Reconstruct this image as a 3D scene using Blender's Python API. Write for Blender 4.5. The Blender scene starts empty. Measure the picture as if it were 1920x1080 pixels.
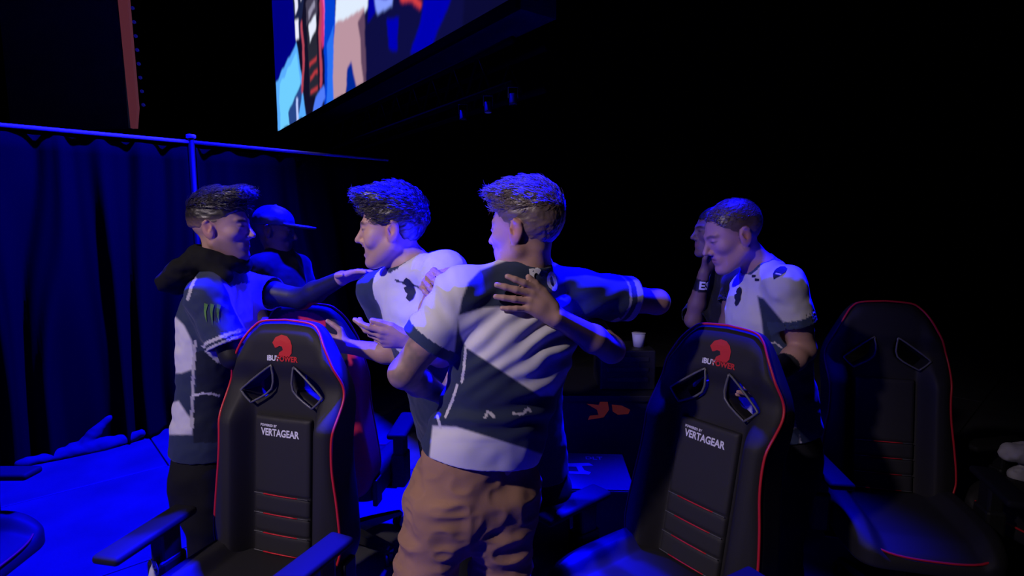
import bpy, bmesh, math, random
import numpy as np
from mathutils import Vector, Matrix
from mathutils.bvhtree import BVHTree
random.seed(4)
sc = bpy.context.scene
C = sc.collection

# ------------------------------------------------------------------ camera
FPX, CAMH = 1030.0, 1.68
PITCH = math.atan(115 / FPX)
cam_d = bpy.data.cameras.new('camera'); cam = bpy.data.objects.new('camera', cam_d); C.objects.link(cam)
cam_d.sensor_width = 36; cam_d.lens = 36 * FPX / 1920; cam_d.clip_start = .05
cam.location = (0, 0, CAMH); cam.rotation_euler = (math.pi / 2 - PITCH, 0, 0)
sc.camera = cam
# ------------------------------------------------------------------ world, stage lamps, exposure
w = bpy.data.worlds.new('world'); sc.world = w; w.use_nodes = True
w.node_tree.nodes['Background'].inputs[0].default_value = (.10, .10, .22, 1)
w.node_tree.nodes['Background'].inputs[1].default_value = .012
sc.view_settings.view_transform = 'Standard'; sc.view_settings.look = 'None'
sc.view_settings.exposure = 0; sc.view_settings.gamma = 1; sc.view_settings.use_curve_mapping = False


def spot(name, loc, aim, energy, col, size, blend=.6, rad=.15):
    l = bpy.data.lights.new(name, 'SPOT'); l.energy = energy; l.color = col
    l.spot_size = math.radians(size); l.spot_blend = blend; l.shadow_soft_size = rad
    o = bpy.data.objects.new(name, l); C.objects.link(o); o.location = loc
    o.rotation_euler = (Vector(aim) - Vector(loc)).to_track_quat('-Z', 'Y').to_euler()
    return o


BLUE = (.0008, .0006, 1)
spot('stage_blue_wash', (-.5, 3.6, 5.8), (-2.5, 2.6, .3), 18500, BLUE, 65, .6, .12)
spot('stage_blue_top', (.45, 3.2, 6.0), (-.26, 1.76, 1.55), 44000, BLUE, 20, .7, .12)
spot('stage_blue_right', (1.5, 3.3, 5.6), (.85, 2.15, 1.1), 6000, BLUE, 20, .8, .12)
spot('stage_white_front', (-2.9, -1.1, 3.9), (-.5, 1.9, 1.15), 500, (1, .84, .97), 41, 1, .10)

# ------------------------------------------------------------------ projection helpers (pixel -> direction; the distance is given)
CP, SP = math.cos(PITCH), math.sin(PITCH)


def W(px, py, Y):
    a = (px - 960) / FPX; b = -(py - 540) / FPX
    d = np.array([a, CP + b * SP, -SP + b * CP])
    return np.array([0, 0, CAMH]) + d * (Y / d[1])


def Wz(px, py, z):
    a = (px - 960) / FPX; b = -(py - 540) / FPX
    d = np.array([a, CP + b * SP, -SP + b * CP])
    return np.array([0, 0, CAMH]) + d * ((z - CAMH) / d[2])


def PX(V):
    d = np.asarray(V) - np.array([0, 0, CAMH])
    zz = d[:, 1] * CP - d[:, 2] * SP; u = d[:, 1] * SP + d[:, 2] * CP
    return np.stack([960 + FPX * d[:, 0] / zz, 540 - FPX * u / zz], 1)


def inpoly(p, poly):
    x, y = p[:, 0], p[:, 1]; r = np.zeros(len(p), bool); n = len(poly)
    for i in range(n):
        x1, y1 = poly[i]; x2, y2 = poly[(i + 1) % n]
        if y1 == y2: continue
        c = ((y1 > y) != (y2 > y)) & (x < (x2 - x1) * (y - y1) / (y2 - y1) + x1)
        r ^= c
    return r


def dline(p, pts):
    d = np.full(len(p), 1e9)
    for a, b in zip(pts[:-1], pts[1:]):
        a = np.array(a, float); b = np.array(b, float); ab = b - a
        t = np.clip(((p - a) @ ab) / (ab @ ab), 0, 1)
        d = np.minimum(d, np.linalg.norm(p - a - t[:, None] * ab, axis=1))
    return d


def softpoly(c, p, poly, col, soft=4.):
    d = dline(p, list(poly) + [poly[0]]); sd = np.where(inpoly(p, poly), -d, d); wt = np.clip(.5 - sd / soft, 0, 1)[:, None]
    c[:] = c * (1 - wt) + np.array(col) * wt


def nrm(v):
    v = np.asarray(v, float); return v / (np.linalg.norm(v) + 1e-12)


def vnoise(p, s=0.):
    i = np.floor(p); f = p - i; f = f * f * (3 - 2 * f); r = 0

    def h(o):
        q = (i + o) @ np.array([127.1, 311.7, 74.7]) + s * 17.13
        return np.modf(np.abs(np.sin(q)) * 43758.5453)[0]
    for a in (0, 1):
        for b in (0, 1):
            for c in (0, 1):
                wgt = (f[:, 0] if a else 1 - f[:, 0]) * (f[:, 1] if b else 1 - f[:, 1]) * (f[:, 2] if c else 1 - f[:, 2])
                r = r + wgt * h(np.array([a, b, c]))
    return r * 2 - 1


# ------------------------------------------------------------------ materials
MATS = {}


def mat(name, col=(.5, .5, .5), rough=.6, attr=False, metal=0, spec=.5, bump=0, bscale=300, emit=0, sheen=0, coat=0, noise=0, nscale=8):
    if name in MATS: return MATS[name]
    m = bpy.data.materials.new(name); m.use_nodes = True; nt = m.node_tree; b = nt.nodes['Principled BSDF']
    b.inputs['Base Color'].default_value = (*col, 1); b.inputs['Roughness'].default_value = rough
    b.inputs['Metallic'].default_value = metal; b.inputs['Specular IOR Level'].default_value = spec
    if sheen: b.inputs['Sheen Weight'].default_value = sheen
    if coat: b.inputs['Coat Weight'].default_value = coat
    src = None
    if attr:
        a = nt.nodes.new('ShaderNodeAttribute'); a.attribute_name = 'col'; src = a.outputs['Color']
        nt.links.new(src, b.inputs['Base Color'])
    if noise:
        tc = nt.nodes.new('ShaderNodeTexCoord'); n = nt.nodes.new('ShaderNodeTexNoise'); n.inputs['Scale'].default_value = nscale
        n.inputs['Detail'].default_value = 5
        nt.links.new(tc.outputs['Object'], n.inputs['Vector'])
        mx = nt.nodes.new('ShaderNodeMix'); mx.data_type = 'RGBA'; mx.blend_type = 'MULTIPLY'; mx.inputs[0].default_value = noise
        if src: nt.links.new(src, mx.inputs[6])
        else: mx.inputs[6].default_value = (*col, 1)
        cr = nt.nodes.new('ShaderNodeMapRange'); cr.inputs[1].default_value = .3; cr.inputs[2].default_value = .7; cr.inputs[3].default_value = .2; cr.inputs[4].default_value = 1.3
        nt.links.new(n.outputs['Fac'], cr.inputs[0]); nt.links.new(cr.outputs[0], mx.inputs[7])
        nt.links.new(mx.outputs[2], b.inputs['Base Color'])
    if bump:
        tc = nt.nodes.new('ShaderNodeTexCoord'); n = nt.nodes.new('ShaderNodeTexNoise'); n.inputs['Scale'].default_value = bscale
        n.inputs['Detail'].default_value = 3
        bp = nt.nodes.new('ShaderNodeBump'); bp.inputs['Strength'].default_value = bump; bp.inputs['Distance'].default_value = .002
        nt.links.new(tc.outputs['Object'], n.inputs['Vector']); nt.links.new(n.outputs['Fac'], bp.inputs['Height'])
        nt.links.new(bp.outputs[0], b.inputs['Normal'])
    if emit:
        b.inputs['Emission Color'].default_value = (*col, 1); b.inputs['Emission Strength'].default_value = emit
        for l in list(b.inputs['Base Color'].links): nt.links.remove(l)
        b.inputs['Base Color'].default_value = (.005, .005, .005, 1)
        if src: nt.links.new(src, b.inputs['Emission Color'])
    MATS[name] = m
    return m


skin_m = mat('skin', attr=True, rough=.5, spec=.4, bump=.15, bscale=400)
cloth_m = mat('jersey_cloth', attr=True, rough=.75, spec=.25, bump=.25, bscale=900, sheen=.15)
cotton_m = mat('cotton_cloth', attr=True, rough=.9, spec=.15, bump=.4, bscale=700)
hair_m = mat('hair', attr=True, rough=.42, spec=1., bump=.3, bscale=260)
leather_m = mat('chair_leather', attr=True, rough=.62, spec=.3, bump=.15, bscale=500)
plastic_m = mat('black_plastic', (.012, .012, .013), .5)
gloss_m = mat('gloss_plastic', (.02, .02, .022), .22)
red_m = mat('red_piping', (.62, .015, .03), .45)
white_print = mat('white_print', (.8, .8, .82), .7)
red_print = mat('red_print', (.65, .02, .02), .6)
stitch_m = mat('grey_seam', (.13, .13, .14), .8)
metal_m = mat('brushed_metal', (.55, .55, .57), .3, metal=1)
steel_m = mat('dark_steel', (.05, .05, .055), .45, metal=.6)
navy_print = mat('navy_print', (.012, .018, .05), .7)
green_print = mat('green_print', (.10, .26, .05), .7)


# ------------------------------------------------------------------ object helpers
def mesh_np(name, V, F, col=None, smooth=True):
    V = np.asarray(V, np.float32); F = np.asarray(F, np.int32); k = F.shape[1]
    me = bpy.data.meshes.new(name)
    me.vertices.add(len(V)); me.vertices.foreach_set('co', V.ravel())
    me.loops.add(F.size); me.loops.foreach_set('vertex_index', F.ravel())
    me.polygons.add(len(F)); me.polygons.foreach_set('loop_start', np.arange(0, F.size, k, dtype=np.int32))
    me.update(calc_edges=True)
    if smooth: me.polygons.foreach_set('use_smooth', np.ones(len(F), bool))
    if col is not None:
        a = me.attributes.new('col', 'FLOAT_COLOR', 'POINT')
        c = np.ones((len(V), 4), np.float32); c[:, :3] = col; a.data.foreach_set('color', c.ravel())
    return me


def obj(name, me, m, parent=None, loc=(0, 0, 0), rot=(0, 0, 0)):
    o = bpy.data.objects.new(name, me); C.objects.link(o); o.parent = parent
    o.location = loc; o.rotation_euler = rot
    if m is not None and me is not None and not me.materials: me.materials.append(m)
    return o


def empty(name, loc, rz=0):
    o = bpy.data.objects.new(name, None); C.objects.link(o); o.location = loc; o.rotation_euler = (0, 0, rz); o.empty_display_size = .1
    return o


def tag(o, label, cat=None, group=None, kind=None):
    o['label'] = label
    if cat: o['category'] = cat
    if group: o['group'] = group
    if kind: o['kind'] = kind
    return o


def struct(o, label=None):
    o['kind'] = 'structure'
    if label: o['label'] = label
    return o


def copy_tree(o, parent=None):
    ch = list(o.children)
    c = o.copy(); C.objects.link(c); c.parent = parent
    for x in ch: copy_tree(x, c)
    return c


def bm_mesh(name, bm, smooth=False):
    me = bpy.data.meshes.new(name); bm.to_mesh(me); bm.free()
    if smooth: me.polygons.foreach_set('use_smooth', np.ones(len(me.polygons), bool))
    return me


def add_box(bm, lo, hi, bev=0, mtx=None, seg=2):
    r = bmesh.ops.create_cube(bm, size=1)
    vs = r['verts']
    for v in vs:
        v.co = Vector([(lo[i] + hi[i]) / 2 + v.co[i] * (hi[i] - lo[i]) for i in range(3)])
    if bev:
        es = list({e for v in vs for e in v.link_edges})
        rr = bmesh.ops.bevel(bm, geom=es, offset=bev, segments=seg, affect='EDGES', profile=.5)
        vs = list({v for f in rr['faces'] for v in f.verts} | {v for v in vs if v.is_valid})
    if mtx is not None: bmesh.ops.transform(bm, matrix=mtx, verts=vs)
    return vs


def tube(bm, pts, r, seg=8, closed=False, cap=True):
    pts = [Vector(p) for p in pts]; n = len(pts); rings = []
    rr = r if hasattr(r, '__len__') else [r] * n
    up = None
    for i, p in enumerate(pts):
        if closed: t = pts[(i + 1) % n] - pts[i - 1]
        else: t = pts[min(i + 1, n - 1)] - pts[max(i - 1, 0)]
        t.normalize()
        if up is None:
            up = t.orthogonal().normalized()
        up = (up - t * up.dot(t)).normalized(); s = t.cross(up)
        rings.append([bm.verts.new(p + (up * math.cos(a) + s * math.sin(a)) * rr[i]) for a in [2 * math.pi * k / seg for k in range(seg)]])
    m = n if closed else n - 1
    for i in range(m):
        A, B = rings[i], rings[(i + 1) % n]
        for k in range(seg):
            bm.faces.new((A[k], A[(k + 1) % seg], B[(k + 1) % seg], B[k]))
    if cap and not closed:
        bm.faces.new(rings[0][::-1]); bm.faces.new(rings[-1])


def lathe(bm, prof, seg=20, mtx=None):
    rings = []
    for r, z in prof:
        rings.append([bm.verts.new((max(r, 1e-4) * math.cos(2 * math.pi * k / seg), max(r, 1e-4) * math.sin(2 * math.pi * k / seg), z)) for k in range(seg)])
    for A, B in zip(rings[:-1], rings[1:]):
        for k in range(seg): bm.faces.new((A[k], A[(k + 1) % seg], B[(k + 1) % seg], B[k]))
    bm.faces.new(rings[0][::-1]); bm.faces.new(rings[-1])
    if mtx is not None: bmesh.ops.transform(bm, matrix=mtx, verts=[v for r in rings for v in r])


def catmull(pts, n=6, closed=False):
    P = [np.array(p, float) for p in pts]; out = []; m = len(P)
    rng = range(m) if closed else range(m - 1)
    for i in rng:
        p1, p2 = P[i], P[(i + 1) % m]
        p0 = P[i - 1] if (closed or i > 0) else 2 * p1 - p2
        p3 = P[(i + 2) % m] if (closed or i + 2 < m) else 2 * p2 - p1
        for k in range(n):
            t = k / n
            out.append(.5 * ((2 * p1) + (p2 - p0) * t + (2 * p0 - 5 * p1 + 4 * p2 - p3) * t * t + (3 * p1 - p0 - 3 * p2 + p3) * t ** 3))
    if not closed: out.append(P[-1])
    return np.array(out)


# ------------------------------------------------------------------ implicit surfaces
def cone(a, b, ra, rb, sq=None, s=1.):
    a = np.array(a, float); b = np.array(b, float); ba = b - a; L2 = ba @ ba + 1e-12
    if sq is not None: sq = nrm(sq)

    def fn(X, Y, Z):
        x, y, z = X - a[0], Y - a[1], Z - a[2]
        t = np.clip((x * ba[0] + y * ba[1] + z * ba[2]) / L2, 0, 1)
        qx, qy, qz = x - t * ba[0], y - t * ba[1], z - t * ba[2]
        r2 = qx * qx + qy * qy + qz * qz
        if sq is not None:
            u = qx * sq[0] + qy * sq[1] + qz * sq[2]; r2 = r2 + u * u * (1 / s ** 2 - 1)
        return np.sqrt(r2) - (ra + t * (rb - ra))
    m = max(ra, rb)
    return fn, np.minimum(a, b) - m, np.maximum(a, b) + m


def ell(c, B, r):
    """ellipsoid: centre, axes as rows of B, radii"""
    c = np.array(c, float); B = np.array(B, float); r = np.array(r, float)

    def fn(X, Y, Z):
        x, y, z = X - c[0], Y - c[1], Z - c[2]; k0 = 0; k1 = 0
        for i in range(3):
            q = (x * B[i, 0] + y * B[i, 1] + z * B[i, 2]) / r[i]; k0 = k0 + q * q; k1 = k1 + (q / r[i]) ** 2
        k0 = np.sqrt(k0)
        return k0 * (k0 - 1) / np.sqrt(k1 + 1e-9)
    e = np.sqrt(((B * r[:, None]) ** 2).sum(0))
    return fn, c - e, c + e


def loft(secs, n=2.3, k=.02, capk=None):
    """secs: (centre, right vector, half width, half depth) from bottom to top"""
    c = np.array([s[0] for s in secs], float); R = np.array([nrm(s[1]) for s in secs]); wd = np.array([s[2:4] for s in secs], float)
    D = catmull(np.hstack([c, R, wd]), 6); c, R, wd = D[:, :3], D[:, 3:6], D[:, 6:8]
    A = nrm(c[-1] - c[0]); t = (c - c[0]) @ A
    Fv = np.cross(A, R); Fv /= np.linalg.norm(Fv, axis=1)[:, None]; R = np.cross(Fv, A)

    def fn(X, Y, Z):
        T = (X - c[0, 0]) * A[0] + (Y - c[0, 1]) * A[1] + (Z - c[0, 2]) * A[2]
        sh = T.shape; Tf = T.ravel()
        I = lambda v: np.interp(Tf, t, v).reshape(sh)
        x, y, z = X - I(c[:, 0]), Y - I(c[:, 1]), Z - I(c[:, 2])
        a = x * I(R[:, 0]) + y * I(R[:, 1]) + z * I(R[:, 2]); b = x * I(Fv[:, 0]) + y * I(Fv[:, 1]) + z * I(Fv[:, 2])
        ww, dd = I(wd[:, 0]), I(wd[:, 1])
        d = ((np.abs(a / ww) ** n + np.abs(b / dd) ** n) ** (1 / n) - 1) * np.minimum(ww, dd)
        return smax(smax(d, T - t[-1], k), -T, k)
    m = wd.max()
    return fn, c.min(0) - m, c.max(0) + m


def smin(a, b, k):
    h = np.clip(.5 + .5 * (b - a) / k, 0, 1); return b + (a - b) * h - k * h * (1 - h)


def smax(a, b, k): return -smin(-a, -b, k)


def cutp(p, pt, nv, k=.004):
    """keep the side of the plane that nv points away from"""
    fn, lo, hi = p; nv = nrm(nv); pt = np.array(pt, float)

    def f(X, Y, Z):
        return smax(fn(X, Y, Z), (X - pt[0]) * nv[0] + (Y - pt[1]) * nv[1] + (Z - pt[2]) * nv[2], k)
    return f, lo, hi


def grow(p, g):
    fn, lo, hi = p
    return (lambda X, Y, Z: fn(X, Y, Z) - g), lo - g, hi + g


def field(ops, h):
    """ops: ('u'|'s', prim, k). returns verts, quads (surface nets)"""
    us = [o for o in ops if o[0] == 'u']
    lo = np.min([o[1][1] for o in us], 0) - 3 * h; hi = np.max([o[1][2] for o in us], 0) + 3 * h
    n = np.ceil((hi - lo) / h).astype(int) + 1
    ax = [(lo[i] + h * np.arange(n[i])).astype(np.float32) for i in range(3)]
    D = np.full(n, .5, np.float32)
    for op, (fn, l, u), k in ops:
        i0 = np.maximum(np.floor((l - k - 2 * h - lo) / h).astype(int), 0); i1 = np.minimum(np.ceil((u + k + 2 * h - lo) / h).astype(int) + 1, n)
        if (i1 <= i0).any(): continue
        sl = tuple(slice(a, b) for a, b in zip(i0, i1))
        d = fn(ax[0][sl[0]][:, None, None], ax[1][sl[1]][None, :, None], ax[2][sl[2]][None, None, :]).astype(np.float32)
        D[sl] = smin(D[sl], d, k) if op == 'u' else smax(D[sl], -d, k)
    return nets(D, lo, h)


def nets(D, lo, h):
    ins = D < 0
    s = np.zeros(tuple(x - 1 for x in D.shape), np.uint8)
    offs = [(a, b, c) for a in (0, 1) for b in (0, 1) for c in (0, 1)]
    sh = s.shape
    for a, b, c in offs: s += ins[a:a + sh[0], b:b + sh[1], c:c + sh[2]]
    idx = np.argwhere((s > 0) & (s < 8))
    mp = np.full(sh, -1, np.int32); mp[tuple(idx.T)] = np.arange(len(idx))
    vals = {o: D[idx[:, 0] + o[0], idx[:, 1] + o[1], idx[:, 2] + o[2]] for o in offs}
    acc = np.zeros((len(idx), 3)); cnt = np.zeros(len(idx))
    for o in offs:
        for k in range(3):
            if o[k]: continue
            o2 = tuple(1 if j == k else o[j] for j in range(3))
            va, vb = vals[o], vals[o2]; m = (va < 0) != (vb < 0)
            t = np.where(m, va / np.where(m, va - vb, 1), 0)
            p = np.array(o, float)[None].repeat(len(idx), 0); p[:, k] += t
            acc += p * m[:, None]; cnt += m
    V = (idx + acc / cnt[:, None]) * h + lo
    Q = []
    for k in range(3):
        i, j = [(1, 2), (2, 0), (0, 1)][k]
        a = [slice(1, -1)] * 3; a[k] = slice(0, -1); b = list(a); b[k] = slice(1, None)
        A, B = ins[tuple(a)], ins[tuple(b)]
        e = np.argwhere(A != B); base = e.copy()
        for q in range(3):
            if q != k: base[:, q] += 1
        fl = A[tuple(e.T)]

        def cell(di, dj):
            c = base.copy(); c[:, i] -= di; c[:, j] -= dj; return mp[c[:, 0], c[:, 1], c[:, 2]]
        q = np.stack([cell(1, 1), cell(0, 1), cell(0, 0), cell(1, 0)], 1)
        q = np.where(fl[:, None], q, q[:, ::-1]); Q.append(q)
    Q = np.concatenate(Q); Q = Q[(Q >= 0).all(1)]
    return V, Q


def normals(V, Q):
    n = np.cross(V[Q[:, 2]] - V[Q[:, 0]], V[Q[:, 3]] - V[Q[:, 1]])
    N = np.zeros_like(V)
    for k in range(4): np.add.at(N, Q[:, k], n)
    return N / (np.linalg.norm(N, axis=1)[:, None] + 1e-12)


def yawF(th): th = math.radians(th); return np.array([-math.sin(th), math.cos(th), 0])


def yawR(th): th = math.radians(th); return np.array([math.cos(th), math.sin(th), 0])


# ------------------------------------------------------------------ decals: flat print laid onto a surface
def text_mesh(txt, size, bold=0.0, shear=0.0, sx=1.0):
    cu = bpy.data.curves.new('t', 'FONT'); cu.body = txt; cu.size = size; cu.align_x = 'CENTER'; cu.align_y = 'CENTER'
    cu.offset = bold; cu.shear = shear; cu.resolution_u = 3
    o = bpy.data.objects.new('t', cu); C.objects.link(o)
    dg = bpy.context.evaluated_depsgraph_get(); me = bpy.data.meshes.new_from_object(o.evaluated_get(dg))
    bpy.data.objects.remove(o); bpy.data.curves.remove(cu)
    for v in me.vertices: v.co.x *= sx
    return me


def poly_mesh(polys, cuts=0):
    bm = bmesh.new()
    for P in polys:
        vs = [bm.verts.new((x, y, 0)) for x, y in P]
        f = bm.faces.new(vs); f.normal_update()
        if f.normal.z < 0: f.normal_flip()
    bmesh.ops.triangulate(bm, faces=bm.faces[:])
    return bm_mesh('poly', bm)


def refine(me, cuts):
    if not cuts: return me
    bm = bmesh.new(); bm.from_mesh(me)
    bmesh.ops.triangulate(bm, faces=bm.faces[:])
    bmesh.ops.subdivide_edges(bm, edges=bm.edges[:], cuts=cuts, use_grid_fill=True)
    bm.to_mesh(me); bm.free(); return me


def drape(me, o, ux, uy, bvh, push=.0025):
    """place a flat mesh at o with axes ux,uy and drop it onto the surface in bvh"""
    ux, uy = Vector(nrm(ux)), Vector(nrm(uy)); n = ux.cross(uy).normalized(); o = Vector(o)
    co = np.empty(len(me.vertices) * 3); me.vertices.foreach_get('co', co); co = co.reshape(-1, 3)
    out = []

    def best(p, ref):
        st = p + n * .25; res = None
        for _ in range(8):
            hit, nn, i, d = bvh.ray_cast(st, -n, .6)
            if hit is None: break
            e = abs((hit - ref).dot(n))
            if nn.dot(n) > 0 and (res is None or e < res[0]): res = (e, hit, nn)
            st = hit - n * .0005
        return res
    r0 = best(o, o); ref = r0[1] if r0 else o
    for c in co:
        p = o + ux * c[0] + uy * c[1]; r = best(p, ref)
        if r is None or r[0] > .07: hit, nn = bvh.find_nearest(p + n * (ref - o).dot(n))[:2]
        else: hit, nn = r[1], r[2]
        out.append(hit + nn * push)
    me.vertices.foreach_set('co', np.array(out).ravel()); me.update()
    return me


def bvh_of(V, Q): return BVHTree.FromPolygons([tuple(v) for v in V.tolist()], Q.tolist())


# ------------------------------------------------------------------ people
class Head:
    def __init__(s, c, yaw, pitch=0, roll=0, k=1.):
        s.c = np.array(c); s.k = k; F = yawF(yaw); R = yawR(yaw); U = np.array([0, 0, 1.])
        a = math.radians(pitch); F, U = F * math.cos(a) + U * math.sin(a), U * math.cos(a) - F * math.sin(a)
        a = math.radians(roll); R, U = R * math.cos(a) + U * math.sin(a), U * math.cos(a) - R * math.sin(a)
        s.B = np.array([R, F, U])

    def p(s, r, f, u): return s.c + s.k * (np.array([r, f, u]) @ s.B)

    def loc(s, V): return ((V - s.c) @ s.B.T) / s.k

    def E(s, c, r, tilt=0):
        B = s.B
        if tilt:
            a = math.radians(tilt); B = np.array([B[0], B[1] * math.cos(a) + B[2] * math.sin(a), B[2] * math.cos(a) - B[1] * math.sin(a)])
        return ell(s.p(*c), B, np.array(r) * s.k)

    def C(s, a, b, ra, rb, **kw): return cone(s.p(*a), s.p(*b), ra * s.k, rb * s.k, **kw)


def head_ops(H, smile=False):
    o = [('u', H.E((0, -.014, .034), (.075, .097, .084)), .02),
         ('u', H.E((0, .034, -.012), (.063, .060, .088)), .03),
         ('u', H.E((0, .036, -.078), (.045, .046, .036)), .025)]
    for s in (-1, 1):
        o += [('u', H.C((s * .056, -.002, -.052), (s * .022, .066, -.102), .020, .017), .03),
              ('u', H.E((s * .043, .058, -.018), (.022, .026, .020)), .02),
              ('s', H.E((s * .031, .104, .010), (.017, .016, .011)), .012),
              ('u', H.E((s * .031, .079, .008), (.013, .013, .012)), .005),
              ('u', H.C((s * .012, .090, .026), (s * .042, .076, .028), .008, .006), .014),
              ('u', H.E((s * .0765, -.012, -.006), (.009, .021, .034), 12), .008),
              ('u', H.C((s * .080, -.026, .016), (s * .084, -.014, .026), .006, .006), .006),
              ('s', H.E((s * .0885, -.007, -.000), (.0095, .0115, .019), 12), .005),
              ('u', H.C((s * .0835, -.002, -.012), (s * .0835, .003, .004), .0035, .003), .004)]
    o += [('u', H.C((0, .088, .018), (0, .114, -.026), .007, .0105), .014),
          ('u', H.C((-.012, .098, -.033), (.012, .098, -.033), .008, .008), .008),
          ('u', H.E((0, .076, -.104), (.022, .020, .018)), .02)]
    if smile:
        o += [('u', H.E((0, .078, -.060), (.036, .018, .028)), .014),
              ('u', H.C((-.030, .080, -.048), (0, .095, -.048), .005, .0055), .006), ('u', H.C((.030, .080, -.048), (0, .095, -.048), .005, .0055), .006),
              ('u', H.C((-.027, .078, -.058), (0, .091, -.076), .005, .007), .006), ('u', H.C((.027, .078, -.058), (0, .091, -.076), .005, .007), .006),
              ('s', H.E((0, .096, -.0605), (.030, .017, .0105)), .003),
              ('u', H.E((0, .074, -.0555), (.026, .013, .006)), .002)]
        for s in (-1, 1): o.append(('u', H.E((s * .046, .064, -.036), (.018, .018, .018)), .014))
    else:
        o += [('u', H.E((0, .078, -.060), (.032, .016, .026)), .014),
              ('u', H.C((-.022, .082, -.057), (.022, .082, -.057), .007, .007), .008),
              ('u', H.C((-.018, .083, -.069), (.018, .083, -.069), .008, .008), .008),
              ('s', H.C((-.026, .0935, -.063), (.026, .0935, -.063), .0022, .0022), .003)]
    return o


def arm_ops(S, E, Wr, k=1., ra=.050, rb=.041):
    S, E, Wr = map(np.array, (S, E, Wr))
    m1 = S + (E - S) * .55; m2 = E + (Wr - E) * .35
    return [('u', cone(S, m1, ra * k, ra * .97 * k), .02), ('u', cone(m1, E, ra * .97 * k, rb * k), .02),
            ('u', cone(E, m2, rb * k, .041 * k), .02), ('u', cone(m2, Wr, .041 * k, .0275 * k), .02)]


def hand_ops(Wr, D, T, N, curl=(.25, .3, .2), spread=.12, sc=1., thumb=(.9, .5, .2), curls=None, fo=0.):
    Wr = np.array(Wr); D = nrm(D); T = np.array(T, float); T = nrm(T - D * (T @ D)); Nn = nrm(np.cross(D, T))
    if Nn @ np.array(N) < 0: Nn = -Nn
    o = []
    kx = [.030, .010, -.010, -.028]; ky = [.090, .094, .089, .080]
    L = [(.044, .026, .021), (.049, .030, .022), (.045, .028, .021), (.035, .020, .018)]
    rr = [.0104, .0107, .0101, .0090]
    o.append(('u', cone(Wr, Wr + D * .05 * sc, .026 * sc, .03 * sc, Nn, .62), .015))
    for i in range(4):
        K = Wr + sc * (D * ky[i] + T * kx[i])
        o.append(('u', cone(Wr + sc * (D * .02 + T * kx[i] * .55), K, .0155 * sc, .0115 * sc), .010))
        d = nrm(D + T * (spread * (1, .3, -.35, -1.1)[i] + fo)); p = K; a = 0; cc = curls[i] if curls else curl
        for j in range(3):
            a += cc[j]; dd = d * math.cos(a) + Nn * math.sin(a); q = p + dd * L[i][j] * sc
            r0 = (rr[i] - .0009 * j) * sc
            o.append(('u', cone(p, q, r0, r0 - .0008 * sc), .004)); p = q
    b = Wr + sc * (D * .025 + T * .020)
    t, dd, nn = thumb
    d1 = nrm(T * t + D * dd + Nn * nn); d2 = nrm(T * t * .45 + D * (dd + .45) + Nn * nn); p1 = b + d1 * .046 * sc; p2 = p1 + d2 * .034 * sc; p3 = p2 + nrm(d2 + D * .2) * .026 * sc
    o += [('u', cone(b, p1, .0165 * sc, .0125 * sc), .012), ('u', cone(p1, p2, .0115 * sc, .0105 * sc), .004), ('u', cone(p2, p3, .0105 * sc, .0085 * sc), .004)]
    return o


SEC = [(0., .182, .132), (.16, .176, .128), (.36, .164, .120), (.56, .176, .128), (.74, .184, .128), (.88, .150, .104), (.97, .085, .075), (1.04, .058, .060)]


def torso_secs(P, N, yp, ys, bend=(0, 0, 0), g=1., add=0., secs=SEC):
    out = []
    for t, a, b in secs:
        c = P + (N - P) * t + np.array(bend) * math.sin(math.pi * min(t, 1)) * 1.0
        y = yp + (ys - yp) * t
        out.append((c, yawR(y), a * g + add, b * g + add))
    return out


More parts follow.
